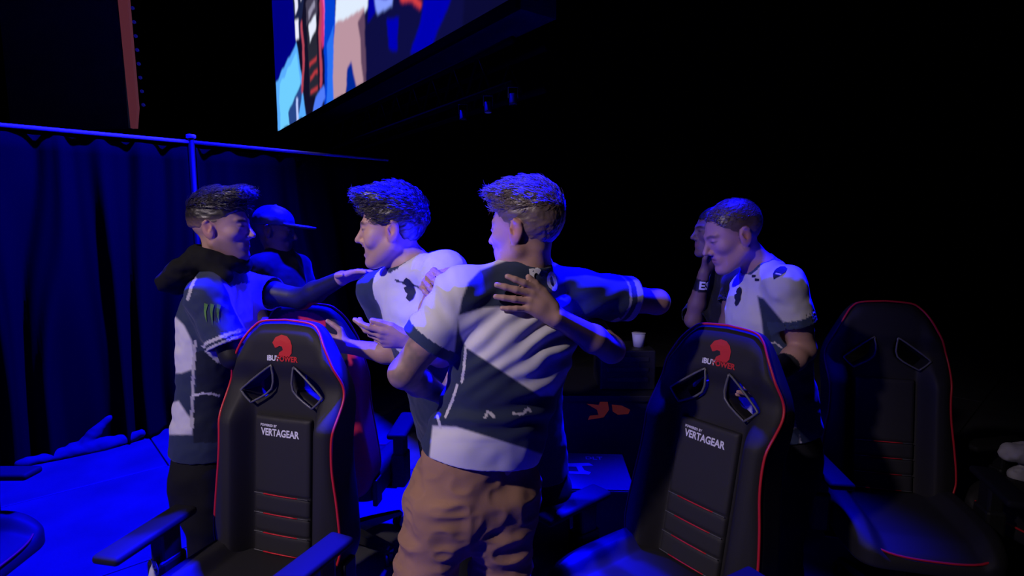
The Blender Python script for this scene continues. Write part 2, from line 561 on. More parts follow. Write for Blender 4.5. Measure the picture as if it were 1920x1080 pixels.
def person(name, label, S):
    """S: dict with the joints in metres. Builds body, jersey, trousers, hair, shoes under one empty."""
    P, N = np.array(S['P']), np.array(S['N']); H = S['H']; yp, ys = S['yp'], S['ys']
    g = S.get('g', 1.); bend = S.get('bend', (0, 0, 0)); h = S.get('h', .004)
    root = empty(name, (P[0], P[1], 0)); tag(root, label, 'person', S.get('group'))
    off = np.array([P[0], P[1], 0])
    J = {k: np.array(S[k]) for k in ('SL', 'EL', 'WL', 'SR', 'ER', 'WR')}
    ak = S.get('ak', 1.)
    # --- body
    ops = [('u', loft(torso_secs(P, N, yp, ys, bend, .84 * g)), .02)]
    ops += [('u', cone(N, J['SL'], .05, .045), .05), ('u', cone(N, J['SR'], .05, .045), .05)]
    nk = S.get('nk', .054)
    ops += [('u', cone(N + (N - H.p(0, -.02, -.05)) * .25, H.p(0, -.022, -.045), nk + .006, nk), .03)]
    ops += head_ops(H, S.get('smile', False))
    for s in 'LR': ops += arm_ops(J['S' + s], J['E' + s], J['W' + s], ak)
    for hd in S.get('hands', []): ops += hand_ops(**hd)
    V, Q = field(ops, h)
    q = H.loc(V); dh = np.linalg.norm(q, axis=1)
    col = np.tile(np.array(S['skin']), (len(V), 1)) * (1 + .10 * vnoise(V * 25)[:, None])
    hd = dh < .2
    hc = np.array(S['haircol'])

    def paint(m, c, a=1.):
        m = (m * a)[:, None]; col[:] = col * (1 - m) + np.array(c) * m
    sm = lambda x, a, b: np.clip((x - a) / (b - a), 0, 1)
    lip = np.exp(-((q[:, 0] / .024) ** 4 + ((q[:, 2] + .063) / .011) ** 4)) * (q[:, 1] > .075)
    paint(lip * hd, (.42, .17, .16), .7)
    for s in (-1, 1):
        br = np.exp(-(((q[:, 0] - s * .030) / .021) ** 4 + ((q[:, 2] - .029 + .004 * np.abs(q[:, 0] - s * .03) / .02) / .0055) ** 4)) * (q[:, 1] > .06)
        paint(br * hd, hc * .8, .85)
        ey = np.exp(-(((q[:, 0] - s * .031) / .015) ** 4 + ((q[:, 2] - .0075) / S.get('eyeh', .0035)) ** 4)) * (q[:, 1] > .07)
        paint(ey * hd, (.03, .02, .02), .9)
        paint(np.exp(-(((q[:, 0] - s * .08) / .02) ** 2 + ((q[:, 1] + .012) / .024) ** 2 + ((q[:, 2] + .006) / .036) ** 2)) * hd, np.array(S['skin']) * (1.05, .6, .58), .6)
    if S.get('smile'):
        th = np.exp(-((q[:, 0] / .026) ** 4 + ((q[:, 2] + .0560) / .0062) ** 4)) * (q[:, 1] > .068) * (q[:, 1] < .0885)
        paint(th * hd, (.85, .82, .8), .95)
    if S.get('fade', 0):
        # clipped sides: short stubble growing out of the scalp
        line = S.get('fline', -.045)
        m = sm(q[:, 2] - np.where(q[:, 1] > .01, .0 + (q[:, 1] - .01) * .9, line + np.abs(q[:, 0]) * 0), -.006, .05) * sm(-(q[:, 1] - (.050 + .25 * np.clip(q[:, 2] - .03, 0, .1))), 0, .008)
        ear = (np.abs(q[:, 0]) > .0735) & (np.abs(q[:, 1] + .012) < .026) & (np.abs(q[:, 2] + .006) < .036)
        paint(m * hd * ~ear, hc, S['fade'])
    if S.get('beard'):
        m = sm(-q[:, 2], .03, .055) * (q[:, 1] > 0) * sm(q[:, 1], .0, .02)
        paint(m * hd, hc, S['beard'])
    if 'skinfn' in S: S['skinfn'](V, col)
    obj('body', mesh_np('body', V - off, Q, np.clip(col, 0, 1)), skin_m, root)
    # --- hair
    if 'hair' in S:
        hops, disp = S['hair'](H)
        Vh, Qh = field(hops, .003)
        Nn = normals(Vh, Qh); Vh = Vh + Nn * disp(H.loc(Vh), Vh)[:, None]
        ql = H.loc(Vh)
        hcol = np.tile(hc, (len(Vh), 1)) * (1 + .35 * vnoise(ql * np.array([160, 40, 90]), 3)[:, None])
        if 'hfade' in S:
            u0, u1 = S['hfade']; wt = np.clip((ql[:, 2] - u0) / (u1 - u0), 0, 1)[:, None]; hcol = hcol * wt + (1 - wt) * (np.array(S['skin']) * .45 + hc * .3)
        if 'strands' in S:
            ns, sl_, sr_, lift = S['strands']; rs = np.random.RandomState(3)
            ii = rs.choice(np.where(ql[:, 2] > S.get('strmin', .05))[0], ns); Nn2 = normals(Vh, Qh)[ii]; p0 = Vh[ii] - Nn2 * .002
            fl = np.array(S.get('flow', (0, 1., .1))) @ H.B + rs.normal(0, .28, (ns, 3)); fl -= (fl * Nn2).sum(1)[:, None] * Nn2 * .85; fl /= np.linalg.norm(fl, axis=1)[:, None]
            sd_ = np.cross(fl, Nn2); ln = sl_ * rs.uniform(.6, 1.2, ns)[:, None] * H.k; vs, fs = [], []
            for k, t in enumerate((0, .4, .75, 1.)):
                c = p0 + fl * ln * t + Nn2 * lift * ln * math.sin(t * 2.2); r = sr_ * (1 - .8 * t)
                for e in (sd_, Nn2 * .8 - sd_ * .6, -Nn2 * .8 - sd_ * .6): vs.append(c + e * r)
            SV_ = np.stack(vs, 1).reshape(-1, 3)
            for k in range(3):
                for e in range(3): fs.append([k * 3 + e, k * 3 + (e + 1) % 3, k * 3 + 3 + (e + 1) % 3, k * 3 + 3 + e])
            FS = (np.array(fs)[None] + 12 * np.arange(ns)[:, None, None]).reshape(-1, 4) + len(Vh)
            Vh = np.vstack([Vh, SV_]); Qh = np.vstack([Qh, FS])
            hcol = np.vstack([hcol, np.repeat(np.array(hc)[None] * rs.uniform(.6, 1.5, (ns, 1)), 12, 0)])
        ho = obj(S.get('hairname', 'hair'), mesh_np('hair', Vh - off, Qh, np.clip(hcol, 0, 1)), hair_m, root)
        if 'hairlabel' in S: ho['label'] = S['hairlabel']
    # --- shirt
    add = S.get('jadd', .012)
    tors = loft(torso_secs(P, N, yp, ys, bend, g, add), k=.015)
    hem = P + (N - P) * S.get('hem', -.02); hn = nrm(P - N) + np.array(S.get('hemtilt', (0, 0, 0)))
    ex = P + (P - N) * .16
    tsec = torso_secs(P, N, yp, ys, bend, g, add); tsec = [(ex, tsec[0][1], tsec[0][2] * 1.02, tsec[0][3] * 1.02)] + tsec
    tp = cutp(loft(tsec, k=.015), hem, hn)
    sr = S.get('sr', (.070, .076)); jops = [('u', tp, .001)]
    cav = []
    for s in 'LR':
        A, B = J['S' + s], J['E' + s]
        sl = S.get('sl', .62) if not isinstance(S.get('sl', .62), dict) else S['sl'][s]
        e = A + (B - A) * min(sl, 1.)
        jops.append(('u', cone(N + (J['S' + s] - N) * .35 - np.array([0, 0, .01]), A, .062, sr[0]), .05))
        if sl <= 1:
            d = nrm(B - A)
            jops.append(('u', cutp(cone(A, A + d * np.linalg.norm(e - A) * 1.3, sr[0], sr[1]), e, d), .035))
            cav.append(('s', cutp(cone(e - d * .05, e + d * .03, sr[1] - .010, sr[1] - .008), e - d * .045, -d), .004))
        else:  # long sleeve to the wrist
            jops.append(('u', cone(A, B, sr[0] * .95, .058), .035))
            e2 = B + (J['W' + s] - B) * .93; d = nrm(J['W' + s] - B)
            jops.append(('u', cutp(cone(B, e2 + d * .03, .056, .046), e2, d), .02))
            cav.append(('s', cutp(cone(e2 - d * .04, e2 + d * .03, .038, .038), e2 - d * .035, -d), .004))
    ndir = nrm(H.p(0, -.02, -.05) - N)
    jops.append(('u', cutp(cone(N - ndir * .03, N + ndir * .10, S.get('cr', .072), S.get('cr', .072) - .006), N + ndir * S.get('ch', .035), ndir), .018))
    jops += cav + [('s', cone(N + ndir * (S.get('ch', .035) - .015), N + ndir * .2, nk + .010, nk + .010), .004)]
    jops.append(('s', loft([(hem + hn * .05, yawR(yp), .165 * g, .115 * g), (hem - hn * .05, yawR(yp), .165 * g, .115 * g)], k=.01), .006))
    for x in S.get('jextra', []): jops.append(x)
    Vj, Qj = field(jops, S.get('hj', .005))
    Nj = normals(Vj, Qj)
    fold = S.get('fold', lambda V, N: .004 * vnoise(V * np.array([14, 14, 26]), 1) + .002 * vnoise(V * 40, 2))
    Vj = Vj + Nj * fold(Vj, Nj)[:, None]
    jc = S['jcol'](Vj, Nj)
    jo = obj(S.get('jname', 'jersey'), mesh_np('jersey', Vj - off, Qj, np.clip(jc, 0, 1)), cloth_m, root)
    if 'jlabel' in S: jo['label'] = S['jlabel']
    # --- trousers and shoes
    K = {}
    tl = [('u', loft([(P + (N - P) * -.42, yawR(yp), .150 * g, .118 * g), (P + (N - P) * -.2, yawR(yp), .182 * g, .138 * g), (P + (N - P) * .02, yawR(yp), .170 * g, .126 * g), (P + (N - P) * .14, yawR(yp), .158 * g, .114 * g)], k=.03), .01)]
    hz = P[2] - .10
    for s, sg in (('L', -1), ('R', 1)):
        hip = P + yawR(yp) * sg * .092 * g; hip[2] = hz
        kn = np.array(S['K' + s]) if 'K' + s in S else hip + yawR(yp) * sg * .02 + yawF(yp) * .02 - np.array([0, 0, hz - .50])
        an = np.array(S['A' + s]) if 'A' + s in S else np.array([kn[0] + yawR(yp)[0] * sg * .01, kn[1] + yawR(yp)[1] * sg * .01, .09]) - yawF(yp) * .03
        tl += [('u', cone(hip, kn, S.get('thigh', .098), S.get('knee', .075)), .05), ('u', cutp(cone(kn, an - np.array([0, 0, .03]), S.get('knee', .075), .066), an - np.array([0, 0, .03]), (0, 0, -1)), .03)]
        K[s] = (kn, an)
    Vt, Qt = field(tl, S.get('ht', .007)); Nt = normals(Vt, Qt)
    Vt = Vt + Nt * S.get('tfold', lambda V: .007 * vnoise(V * np.array([9, 9, 14]), 5) + .003 * vnoise(V * 26, 6))(Vt)[:, None]
    tc = np.tile(np.array(S['tcol']), (len(Vt), 1)) * (1 + .12 * vnoise(Vt * 18, 8)[:, None])
    obj('trousers', mesh_np('trousers', Vt - off, Qt, np.clip(tc, 0, 1)), cotton_m, root)
    for s in 'LR':
        kn, an = K[s]; f = S.get('ff' + s, yawF(yp)); a = np.array([an[0], an[1], 0])
        so = [('u', cutp(cone(a - f * .05 + [0, 0, .05], a + f * .12 + [0, 0, .035], .048, .042), a + [0, 0, .004], (0, 0, -1)), .02), ('u', cone(a + [0, 0, .07], a + [0, 0, .12], .045, .042), .03)]
        Vs, Qs = field(so, .008)
        obj('shoe', mesh_np('shoe', Vs - off, Qs, np.tile(np.array(S.get('shoe', (.02, .02, .022))), (len(Vs), 1))), cotton_m, root)
    return dict(root=root, off=off, J=(Vj, Qj), body=(V, Q), bvh=bvh_of(Vj, Qj))


def decal(rec, me, o, ux, uy, m, name, label=None, cuts=2, push=.003, bvh=None):
    """print a flat mark on the garment where the line of sight through o meets it, lying in the cloth's own tangent plane"""
    bv = bvh or rec['bvh']; c0 = Vector((0, 0, CAMH)); dr = (Vector(o) - c0).normalized()
    hit, nn, i, d = bv.ray_cast(c0, dr, 9)
    if hit is not None:
        q = [bv.ray_cast(c0, (dr + Vector(e) * .012).normalized(), 9)[1] for e in ((1, 0, 0), (-1, 0, 0), (0, 0, 1), (0, 0, -1))]
        for k in q:
            if k is not None: nn = nn + k
        nn.normalize(); o = hit; n_ = np.array(nn)
        uy = np.array(uy, float); uy = nrm(uy - n_ * (uy @ n_)); ux = np.array(ux, float); ux = ux - n_ * (ux @ n_); ux = nrm(ux - uy * (ux @ uy))
        if np.cross(ux, uy) @ n_ < 0: ux = -ux
    drape(refine(me, cuts), o, ux, uy, bv, push)
    co = np.empty(len(me.vertices) * 3); me.vertices.foreach_get('co', co)
    me.vertices.foreach_set('co', (co.reshape(-1, 3) - rec['off']).ravel())
    x = obj(name, me, m, rec['root'])
    if label: x['label'] = label
    return x



# ================================================================== the setting
floor_m = mat('stage_floor', (.075, .075, .08), .55, spec=.35, bump=.3, bscale=60, noise=.35, nscale=3)
gap_m = mat('floor_gap', (.01, .01, .01), .9)
black_m = mat('black_drape_far', (.006, .006, .008), 1, spec=0)
bm = bmesh.new(); add_box(bm, (-8, -4, -.10), (9, 12, -.012)); fl = struct(obj('floor', bm_mesh('floor', bm), gap_m), 'dark stage floor of large deck panels washed in blue light')
bm = bmesh.new(); add_box(bm, (-1.215, -.605, -.05), (1.215, .605, 0), .003, seg=1); pan = bm_mesh('floor_panel', bm); pan.materials.append(floor_m)
ang = math.atan2(5.595 - 3.663, -1.451 + 3.567)
ca, sa = math.cos(ang), math.sin(ang)
for i in range(-4, 5):
    for j in range(-7, 8):
        x, y = i * 2.44 + (j % 2) * 1.22, j * 1.22
        wx, wy = x * ca - y * sa - .3, x * sa + y * ca + 3.2
        if -7 < wx < 7 and -2.5 < wy < 10.5: obj('floor_panel', pan, None, fl, (wx, wy, 0), (0, 0, ang))


def slab(name, lo, hi, m, label):
    bm = bmesh.new(); add_box(bm, lo, hi); return struct(obj(name, bm_mesh(name, bm), m), label)


slab('wall_back', (-8, 12, -.1), (9, 12.2, 9), black_m, 'black masking wall far behind the stage')
slab('wall_right', (9, -4, -.1), (9.2, 12.2, 9), black_m, 'black masking wall on the right of the stage')
slab('wall_left', (-8.2, -4, -.1), (-8, 12.2, 9), black_m, 'black masking wall beyond the drape')
slab('ceiling', (-8.2, -4, 9), (9.2, 12.2, 9.2), black_m, 'black hall ceiling above the stage')

# ------------------------------------------------------------------ pipe-and-drape along the left
drape_m = mat('blue_black_drape', (.0042, .0042, .005), .95, spec=.05, sheen=.0, bump=.3, bscale=200)
rail_m = mat('drape_rail', (.85, .85, .87), .5)
D0 = np.array([-3.567, 3.663]); DD = np.array([ca, sa]); DN = np.array([sa, -ca])   # along the drape; towards the stage
RZ = 2.37
post_t = float((Wz(350, 268, RZ)[:2] - D0) @ DD)
end_t = float((Wz(712, 301, RZ)[:2] - D0) @ DD)


def drape_panel(t0, t1, seed, label, tail=None):
    rs = np.random.RandomState(seed); nu = int((t1 - t0) / .018); nv = 46
    u = np.linspace(t0, t1, nu); v = np.linspace(0, 1, nv) ** .8
    U, Vv = np.meshgrid(u, v, indexing='ij')
    p = np.stack([U * 3.1, Vv * 1.2, U * 0], -1).reshape(-1, 3)
    ph = U * 21 + 3.2 * vnoise(p, seed).reshape(U.shape)
    amp = .022 + .055 * Vv + .02 * vnoise(p * 2.3, seed + 3).reshape(U.shape)
    fold = amp * (np.sin(ph) + .35 * np.sin(2.3 * ph + 1)) - .03
    z = (RZ - .05) * (1 - Vv)
    if tail:
        tt, wt, lt = tail
        k = np.exp(-((U - tt) / wt) ** 2) * np.clip((Vv - .9) / .1, 0, 1) ** 1.5
        fold = fold + k * lt * (1 + .3 * np.sin(U * 30)); z = np.maximum(z, .012 + .03 * k * (1 + np.sin(U * 23 + Vv * 60)) + (.16 * k * (1 - k)))
    x = D0[0] + DD[0] * U + DN[0] * fold; y = D0[1] + DD[1] * U + DN[1] * fold
    V = np.stack([x, y, np.maximum(z, .004)], -1).reshape(-1, 3)
    i = np.arange(nu * nv).reshape(nu, nv)
    Q = np.stack([i[:-1, :-1], i[1:, :-1], i[1:, 1:], i[:-1, 1:]], -1).reshape(-1, 4)
    o = obj('stage_drape', mesh_np('stage_drape', V, Q), drape_m)
    s = o.modifiers.new('thick', 'SOLIDIFY'); s.thickness = .004
    tag(o, label, 'curtain', 'pleated drape panels along the left rail')


tail_t = float((Wz(140, 838, .05)[:2] - D0) @ DD)
drape_panel(-2.2, post_t - .03, 2, 'wide pleated blue lit drape left of the upright post')
drape_panel(post_t + .03, end_t, 5, 'pleated dark drape right of the upright post behind the people')


def t3(t, z, n=0.): return (D0[0] + DD[0] * t + DN[0] * n, D0[1] + DD[1] * t + DN[1] * n, z)


for k, (a, b, lab) in enumerate(((-2.2, post_t - .02, 'long blue lit horizontal pipe carrying the left drape'), (post_t + .02, end_t, 'blue lit horizontal pipe running right from the upright post'))):
    bm = bmesh.new(); tube(bm, [t3(a, RZ - .01), t3((a + b) / 2, RZ - .012), t3(b, RZ - .01)], .014, 12)
    tag(obj('drape_rail', bm_mesh('drape_rail', bm, True), rail_m), lab, 'rail', 'pipes carrying the drape')
up = empty('drape_upright', t3(post_t, 0)); tag(up, 'upright metal drape post with pipe collar and base plate', 'post')
bm = bmesh.new(); tube(bm, [(0, 0, .01), (0, 0, 1.2), (0, 0, RZ + .03)], .024, 12); obj('post', bm_mesh('post', bm, True), plastic_m, up)
bm = bmesh.new(); lathe(bm, [(.03, RZ + .02), (.036, RZ + .024), (.036, RZ + .045), (.03, RZ + .05)], 16); obj('cap', bm_mesh('cap', bm, True), rail_m, up)
bm = bmesh.new(); lathe(bm, [(.028, 1.80), (.034, 1.81), (.034, 1.84), (.028, 1.85)], 16); obj('clamp_collar', bm_mesh('collar', bm, True), rail_m, up)
bm = bmesh.new(); add_box(bm, (-.2, -.2, 0), (.2, .2, .012), .003); obj('base_plate', bm_mesh('base', bm), steel_m, up)

tp_ = Wz(150, 850, 0)
Vc, Qc = field([('u', ell((0, 0, .02), np.array([[ca, sa, 0], [-sa, ca, 0], [0, 0, 1]]), (.36, .07, .045)), .03), ('u', cone((-.02, .02, .03), (.13, .14, .22), .05, .02), .04), ('u', cone((.1, .1, .02), (.28, .26, .05), .05, .03), .04), ('s', ell((0, 0, -.5), np.eye(3), (3, 3, .5)), .01)], .012)
Vc += normals(Vc, Qc) * (.014 * vnoise(Vc * 14, 7) + .006 * vnoise(Vc * 34, 3))[:, None]; Vc[:, 2] = np.maximum(Vc[:, 2], .001)
tag(obj('crumpled_sheet', mesh_np('sheet', Vc, Qc), mat('pale_sheet', (.05, .05, .06), .9), None, (tp_[0], tp_[1], 0)), 'crumpled cloth heap on the floor at the foot of the drape', 'cloth')

# ------------------------------------------------------------------ big video screen above the stage
SZ = 2.85
sA = Wz(521, 248, SZ); sB = Wz(960, 0, SZ); sd = nrm((sB - sA) * (1, 1, 0)); SL_ = 4.98; SH = 3.15
scr = empty('video_screen', tuple(sA)); tag(scr, 'large bright video wall hanging above the stage showing the players', 'screen')
scr.rotation_euler = (0, 0, math.atan2(sd[1], sd[0]))
nu, nv = 420, 150; vis = .55
gu, gv = np.meshgrid(np.linspace(0, 1, nu), np.linspace(0, vis, nv), indexing='ij')
px = np.stack([gu.ravel() * 1920 * SL_ / 5.6, 1080 - gv.ravel() * 1080], 1)
wob = np.stack([vnoise(np.c_[px / 60, px[:, :1] * 0], 1), vnoise(np.c_[px / 50, px[:, :1] * 0], 2)], 1) * 9
px = px + wob
sc_ = np.tile(np.array([.004, .004, .05]), (len(px), 1))


def sp(poly, c, a=1.): m = inpoly(px, poly); sc_[m] = sc_[m] * (1 - a) + np.array(c) * a


sp([(0, 300), (350, 300), (340, 820), (0, 900)], (.0, .0, .22))
sp([(0, 880), (350, 800), (420, 1080), (0, 1080)], (.10, .42, 1.0))
sp([(60, 900), (330, 830), (380, 1000), (250, 1080), (40, 1080)], (.16, .62, 1.0))
sp([(170, 1030), (370, 955), (385, 985), (330, 1060), (300, 1080), (190, 1080)], (.02, .06, .25))
sp([(300, 1000), (325, 1000), (320, 1080), (296, 1080)], (.5, .6, 1))
sp([(290, 450), (480, 450), (470, 800), (330, 800)], (.01, .015, .06))
sp([(322, 560), (365, 600), (372, 690), (335, 700)], (.8, .8, 1)); sp([(325, 720), (372, 730), (378, 800), (330, 795)], (.85, .85, 1))
sp([(335, 800), (430, 805), (400, 960), (370, 900)], (.004, .004, .02))
sp([(400, 640), (470, 610), (476, 640), (410, 680)], (.75, .78, 1))
sp([(430, 380), (520, 380), (520, 480), (440, 500)], (.3, .33, .5))
sp([(560, 540), (690, 600), (700, 880), (640, 900), (600, 700)], (.6, .03, .18)); sp([(655, 690), (690, 700), (690, 900), (660, 900)], (.9, .12, .4))
sp([(690, 560), (780, 560), (770, 1080), (640, 1080)], (.0, .05, .65)); sp([(690, 900), (760, 860), (740, 1080), (660, 1080)], (.02, .16, .9))
sp([(385, 985), (410, 740), (500, 600), (590, 610), (630, 745), (612, 1000), (590, 1080), (440, 1080)], (.006, .005, .02))
sp([(470, 700), (600, 700), (590, 780), (480, 780)], (.06, .05, .09)); sp([(480, 790), (590, 800), (580, 1040), (470, 1020)], (.02, .02, .035))
sp([(500, 790), (575, 770), (580, 820), (505, 835)], (.8, .85, 1)); sp([(500, 745), (570, 720), (572, 745), (505, 775)], (.3, .28, .4))
for y in (905, 955, 1005): sp([(485, y), (575, y - 6), (575, y + 8), (485, y + 14)], (.5, .04, .05))
for a, b in (((385, 985), (425, 830)), ((425, 830), (410, 750)), ((612, 1000), (628, 750))):
    m = dline(px, [a, b]) < 13; sc_[m] = (.45, .06, .10)
sp([(490, 1080), (545, 1040), (640, 1010), (650, 1050), (600, 1080)], (.08, .2, .95))
sp([(800, 520), (1090, 520), (1060, 740), (1030, 850), (800, 860)], (.02, .025, .08)); sp([(850, 560), (1090, 580), (1030, 740), (870, 650)], (.75, .72, .8))
sp([(785, 790), (1050, 830), (1040, 890), (900, 905), (770, 880)], (.75, .85, 1))
sp([(775, 860), (1020, 880), (1005, 1000), (1000, 1080), (900, 1080), (890, 1010), (830, 1080), (735, 1080), (740, 960)], (.50, .30, .36))
sp([(960, 900), (1020, 885), (1005, 1080), (985, 1080)], (.12, .06, .12)); sp([(870, 1010), (900, 1000), (930, 1080), (840, 1080)], (.0, .02, .3))
sp([(1050, 845), (1190, 855), (1175, 905), (1040, 925)], (.0, .0, .35)); sp([(1090, 880), (1200, 915), (1190, 935), (1100, 925)], (.25, .35, 1)); sp([(1110, 800), (1160, 800), (1160, 815), (1110, 815)], (.3, .4, 1))
sp([(1160, 960), (1230, 970), (1220, 1040), (1170, 1030)], (.0, .0, .45))
for y0 in (930, 975, 1020): 
    m = dline(px, [(1250, y0 - 90), (1345, y0 - 40)]) < 8; sc_[m] = (.7, .05, .05)
m = dline(px, [(1452, 740), (1440, 860), (1430, 900)]) < 12; sc_[m] = (.6, .10, .12)
m = dline(px, [(1415, 740), (1410, 880)]) < 7; sc_[m] = (.45, .05, .06)
sp([(1380, 960), (1440, 880), (1520, 880), (1500, 1000), (1400, 1080), (1290, 1080)], (.0, .0, .45))
sp([(1560, 700), (1920, 700), (1920, 1080), (1530, 1080)], (.003, .003, .03))
G = sc_.reshape(nu, nv, 3)
for _ in range(2):
    G[1:-1] = (G[:-2] + 2 * G[1:-1] + G[2:]) / 4; G[:, 1:-1] = (G[:, :-2] + 2 * G[:, 1:-1] + G[:, 2:]) / 4
V = np.stack([gu.ravel() * SL_, gv.ravel() * 0, gv.ravel() * SH], 1)
i = np.arange(nu * nv).reshape(nu, nv); Q = np.stack([i[:-1, :-1], i[1:, :-1], i[1:, 1:], i[:-1, 1:]], -1).reshape(-1, 4)
scr_m = mat('lit_screen', attr=True, emit=1.0, rough=.9, spec=0)
x = obj('picture', mesh_np('picture', V, Q, sc_), scr_m, scr); x['label'] = 'lit picture of the players on the video wall'
bm = bmesh.new(); add_box(bm, (-.05, .012, -.06), (SL_ + .05, .25, SH * vis + .05)); obj('cabinet', bm_mesh('cab', bm), steel_m, scr)
bm = bmesh.new(); add_box(bm, (-.05, -.02, -.06), (SL_ + .05, .012, -.003)); obj('bottom_frame', bm_mesh('bf', bm), mat('frame_black', (.003, .003, .003), 1, spec=0), scr)
# truss with small lamps below the screen
tr = empty('lighting_truss', tuple(sA + np.array([0, 0, -.42]))); tr.rotation_euler = scr.rotation_euler; tag(tr, 'black lighting truss running below the video wall', 'truss')
truss_m = mat('black_truss', (.003, .003, .003), 1, spec=0)
for yy, zz in ((0, 0), (.22, 0), (0, .22), (.22, .22)):
    bm = bmesh.new(); tube(bm, [(.2, yy, zz), (SL_, yy, zz)], .02, 8); obj('chord', bm_mesh('chord', bm, True), truss_m, tr)
dm = None
for k in range(16):
    for yy in (0, .22):
        if dm is None:
            bm = bmesh.new(); tube(bm, [(0, 0, 0), (.14, 0, .22), (.28, 0, 0)], .010, 6); dm = bm_mesh('brace', bm, True)
        obj('brace', dm, truss_m, tr, (.3 + k * .28, yy, 0))
lampbody = None
ts_ = np.linspace(.3, SL_, 400); tx_ = PX(sA + sd * ts_[:, None] + np.array([0, 0, -.46]))[:, 0]
for px_ in (868, 915, 1012):
    p = sA + sd * np.interp(px_, tx_, ts_) + np.array([0, 0, -.44])
    L = empty('stage_lamp', tuple(p - np.array([0, 0, .03]))); tag(L, {868: 'small dark stage lamp under the video wall, farthest of three', 915: 'small dark stage lamp with blue lens, middle one under the truss', 1012: 'small dark stage lamp under the truss, nearest of three'}[px_], 'stage lamp', 'stage lamps under the video wall')
    bm = bmesh.new(); lathe(bm, [(.012, .0), (.02, -.004), (.02, -.05), (.022, -.054), (.022, -.06)], 16); obj('housing', bm_mesh('housing', bm, True), mat('lamp_grey', (.008, .008, .01), .7), L)
    bm = bmesh.new(); lathe(bm, [(.018, -.058), (.018, -.062)], 16); obj('lens', bm_mesh('lens', bm), mat('lamp_lens', (.02, .02, .5), .3, emit=.25) if px_ == 915 else gloss_m, L)
    bm = bmesh.new(); tube(bm, [(-.025, 0, -.025), (-.025, 0, .03), (.025, 0, .03), (.025, 0, -.025)], .003, 6); obj('yoke', bm_mesh('yoke', bm), steel_m, L)
# narrow lit tower at upper left
tw = empty('banner_tower', (0, 0, 0)); tag(tw, 'dark tall banner panel with a glowing orange red edge strip', 'banner')
a0, a1 = W(250, 240, 5.4), W(222, -40, 5.4); ad = a1 - a0
wv = np.array([.075, 0, 0])
bm = bmesh.new(); vs = [a0 - wv * .35, a0 + wv * .25, a0 + wv * .7 + ad * .14, a1 + wv * .9, a1 - wv * .35]
f0 = [bm.verts.new(v) for v in vs]; f1 = [bm.verts.new(v + np.array([0, .04, 0])) for v in vs]
bm.faces.new(f0); bm.faces.new(f1[::-1])
for k in range(5): bm.faces.new((f0[k], f1[k], f1[(k + 1) % 5], f0[(k + 1) % 5]))
bmesh.ops.recalc_face_normals(bm, faces=bm.faces[:])
x = obj('edge_strip', bm_mesh('strip', bm), mat('glow_strip', (.075, .016, .026), .8, emit=1.), tw); x['label'] = 'dim glowing orange red edge strip'
bm = bmesh.new(); add_box(bm, (W(20, 240, 5.42)[0], 5.42, W(20, 240, 5.42)[2]), (a0[0] - .06, 5.5, a1[2] + .3)); obj('panel', bm_mesh('panel', bm), mat('banner_panel', (.03, .03, .07), .8), tw)
for k in range(10):
    t = .16 + k * .093; c = a0 + ad * t + np.array([.115 - .02 * t, .01, 0])
    bm = bmesh.new(); bmesh.ops.create_icosphere(bm, subdivisions=1, radius=.018); obj('pixel_lamp', bm_mesh('pl', bm, True), mat('pixel_blue', (.01, .01, .5), .5, emit=.22), tw, tuple(c))

# ================================================================== racing chairs
OUTL = [(0, -.03), (.15, -.03), (.235, .0), (.270, .07), (.274, .14), (.262, .26), (.246, .38), (.243, .48), (.252, .57), (.253, .63), (.238, .69), (.207, .755), (.172, .82), (.143, .860), (.104, .884), (0, .893)]
oh = catmull(OUTL, 5); OUT2 = np.vstack([oh, (oh * (-1, 1))[-2:0:-1]])
HOLE = [(.046, .711), (.060, .716), (.165, .634), (.169, .617), (.136, .585), (.122, .586), (.046, .637)]
HOLE2 = catmull(HOLE, 3, True)
sst = lambda x, a, b: (lambda t: t * t * (3 - 2 * t))(np.clip((x - a) / (b - a), 0, 1))


def sd2(poly):
    P = np.asarray(poly); cache = {}

    def f(X, Z):
        x = X.ravel(); z = Z.ravel(); key = (len(x), len(z), float(x[0]), float(z[0]))
        if key not in cache:
            g = np.stack(np.meshgrid(x, z, indexing='ij'), -1).reshape(-1, 2).astype(float)
            d = dline(g, [tuple(p) for p in P] + [tuple(P[0])]); ins = inpoly(g, P)
            cache[key] = np.where(ins, -d, d).reshape(len(x), 1, len(z)).astype(np.float32)
        return cache[key]
    return f


def front(u, s):
    B = .070 * (1 - sst(s, .50, .66)) + .012; hr = .022 * sst(s, .66, .74) * (1 - sst(s, .8, .9) * .6)
    return .012 + B * sst(np.abs(u), .125, .185) * (1 - .25 * sst(np.abs(u), .2, .27)) + hr


def back_prim():
    f2 = sd2(OUT2); fh = sd2(HOLE2)

    def fn(X, Y, Z):
        n = -Y; u = X; s = Z
        d = smax(f2(X, Z) + np.zeros_like(n), n - front(u, s), .030 + .030 * sst(s, .66, .8))
        d = smax(d, -.075 + .03 * sst(s, .5, .9) - n, .030)
        hl = np.minimum(fh(X, Z), sd_m(X, Z))
        return smax(d, -hl + np.zeros_like(n), .012)
    fhm = sd2((HOLE2 * (-1, 1))[::-1])
    sd_m = lambda X, Z: fhm(X, Z)
    return fn, np.array([-.29, -.13, -.05]), np.array([.29, .09, .92])


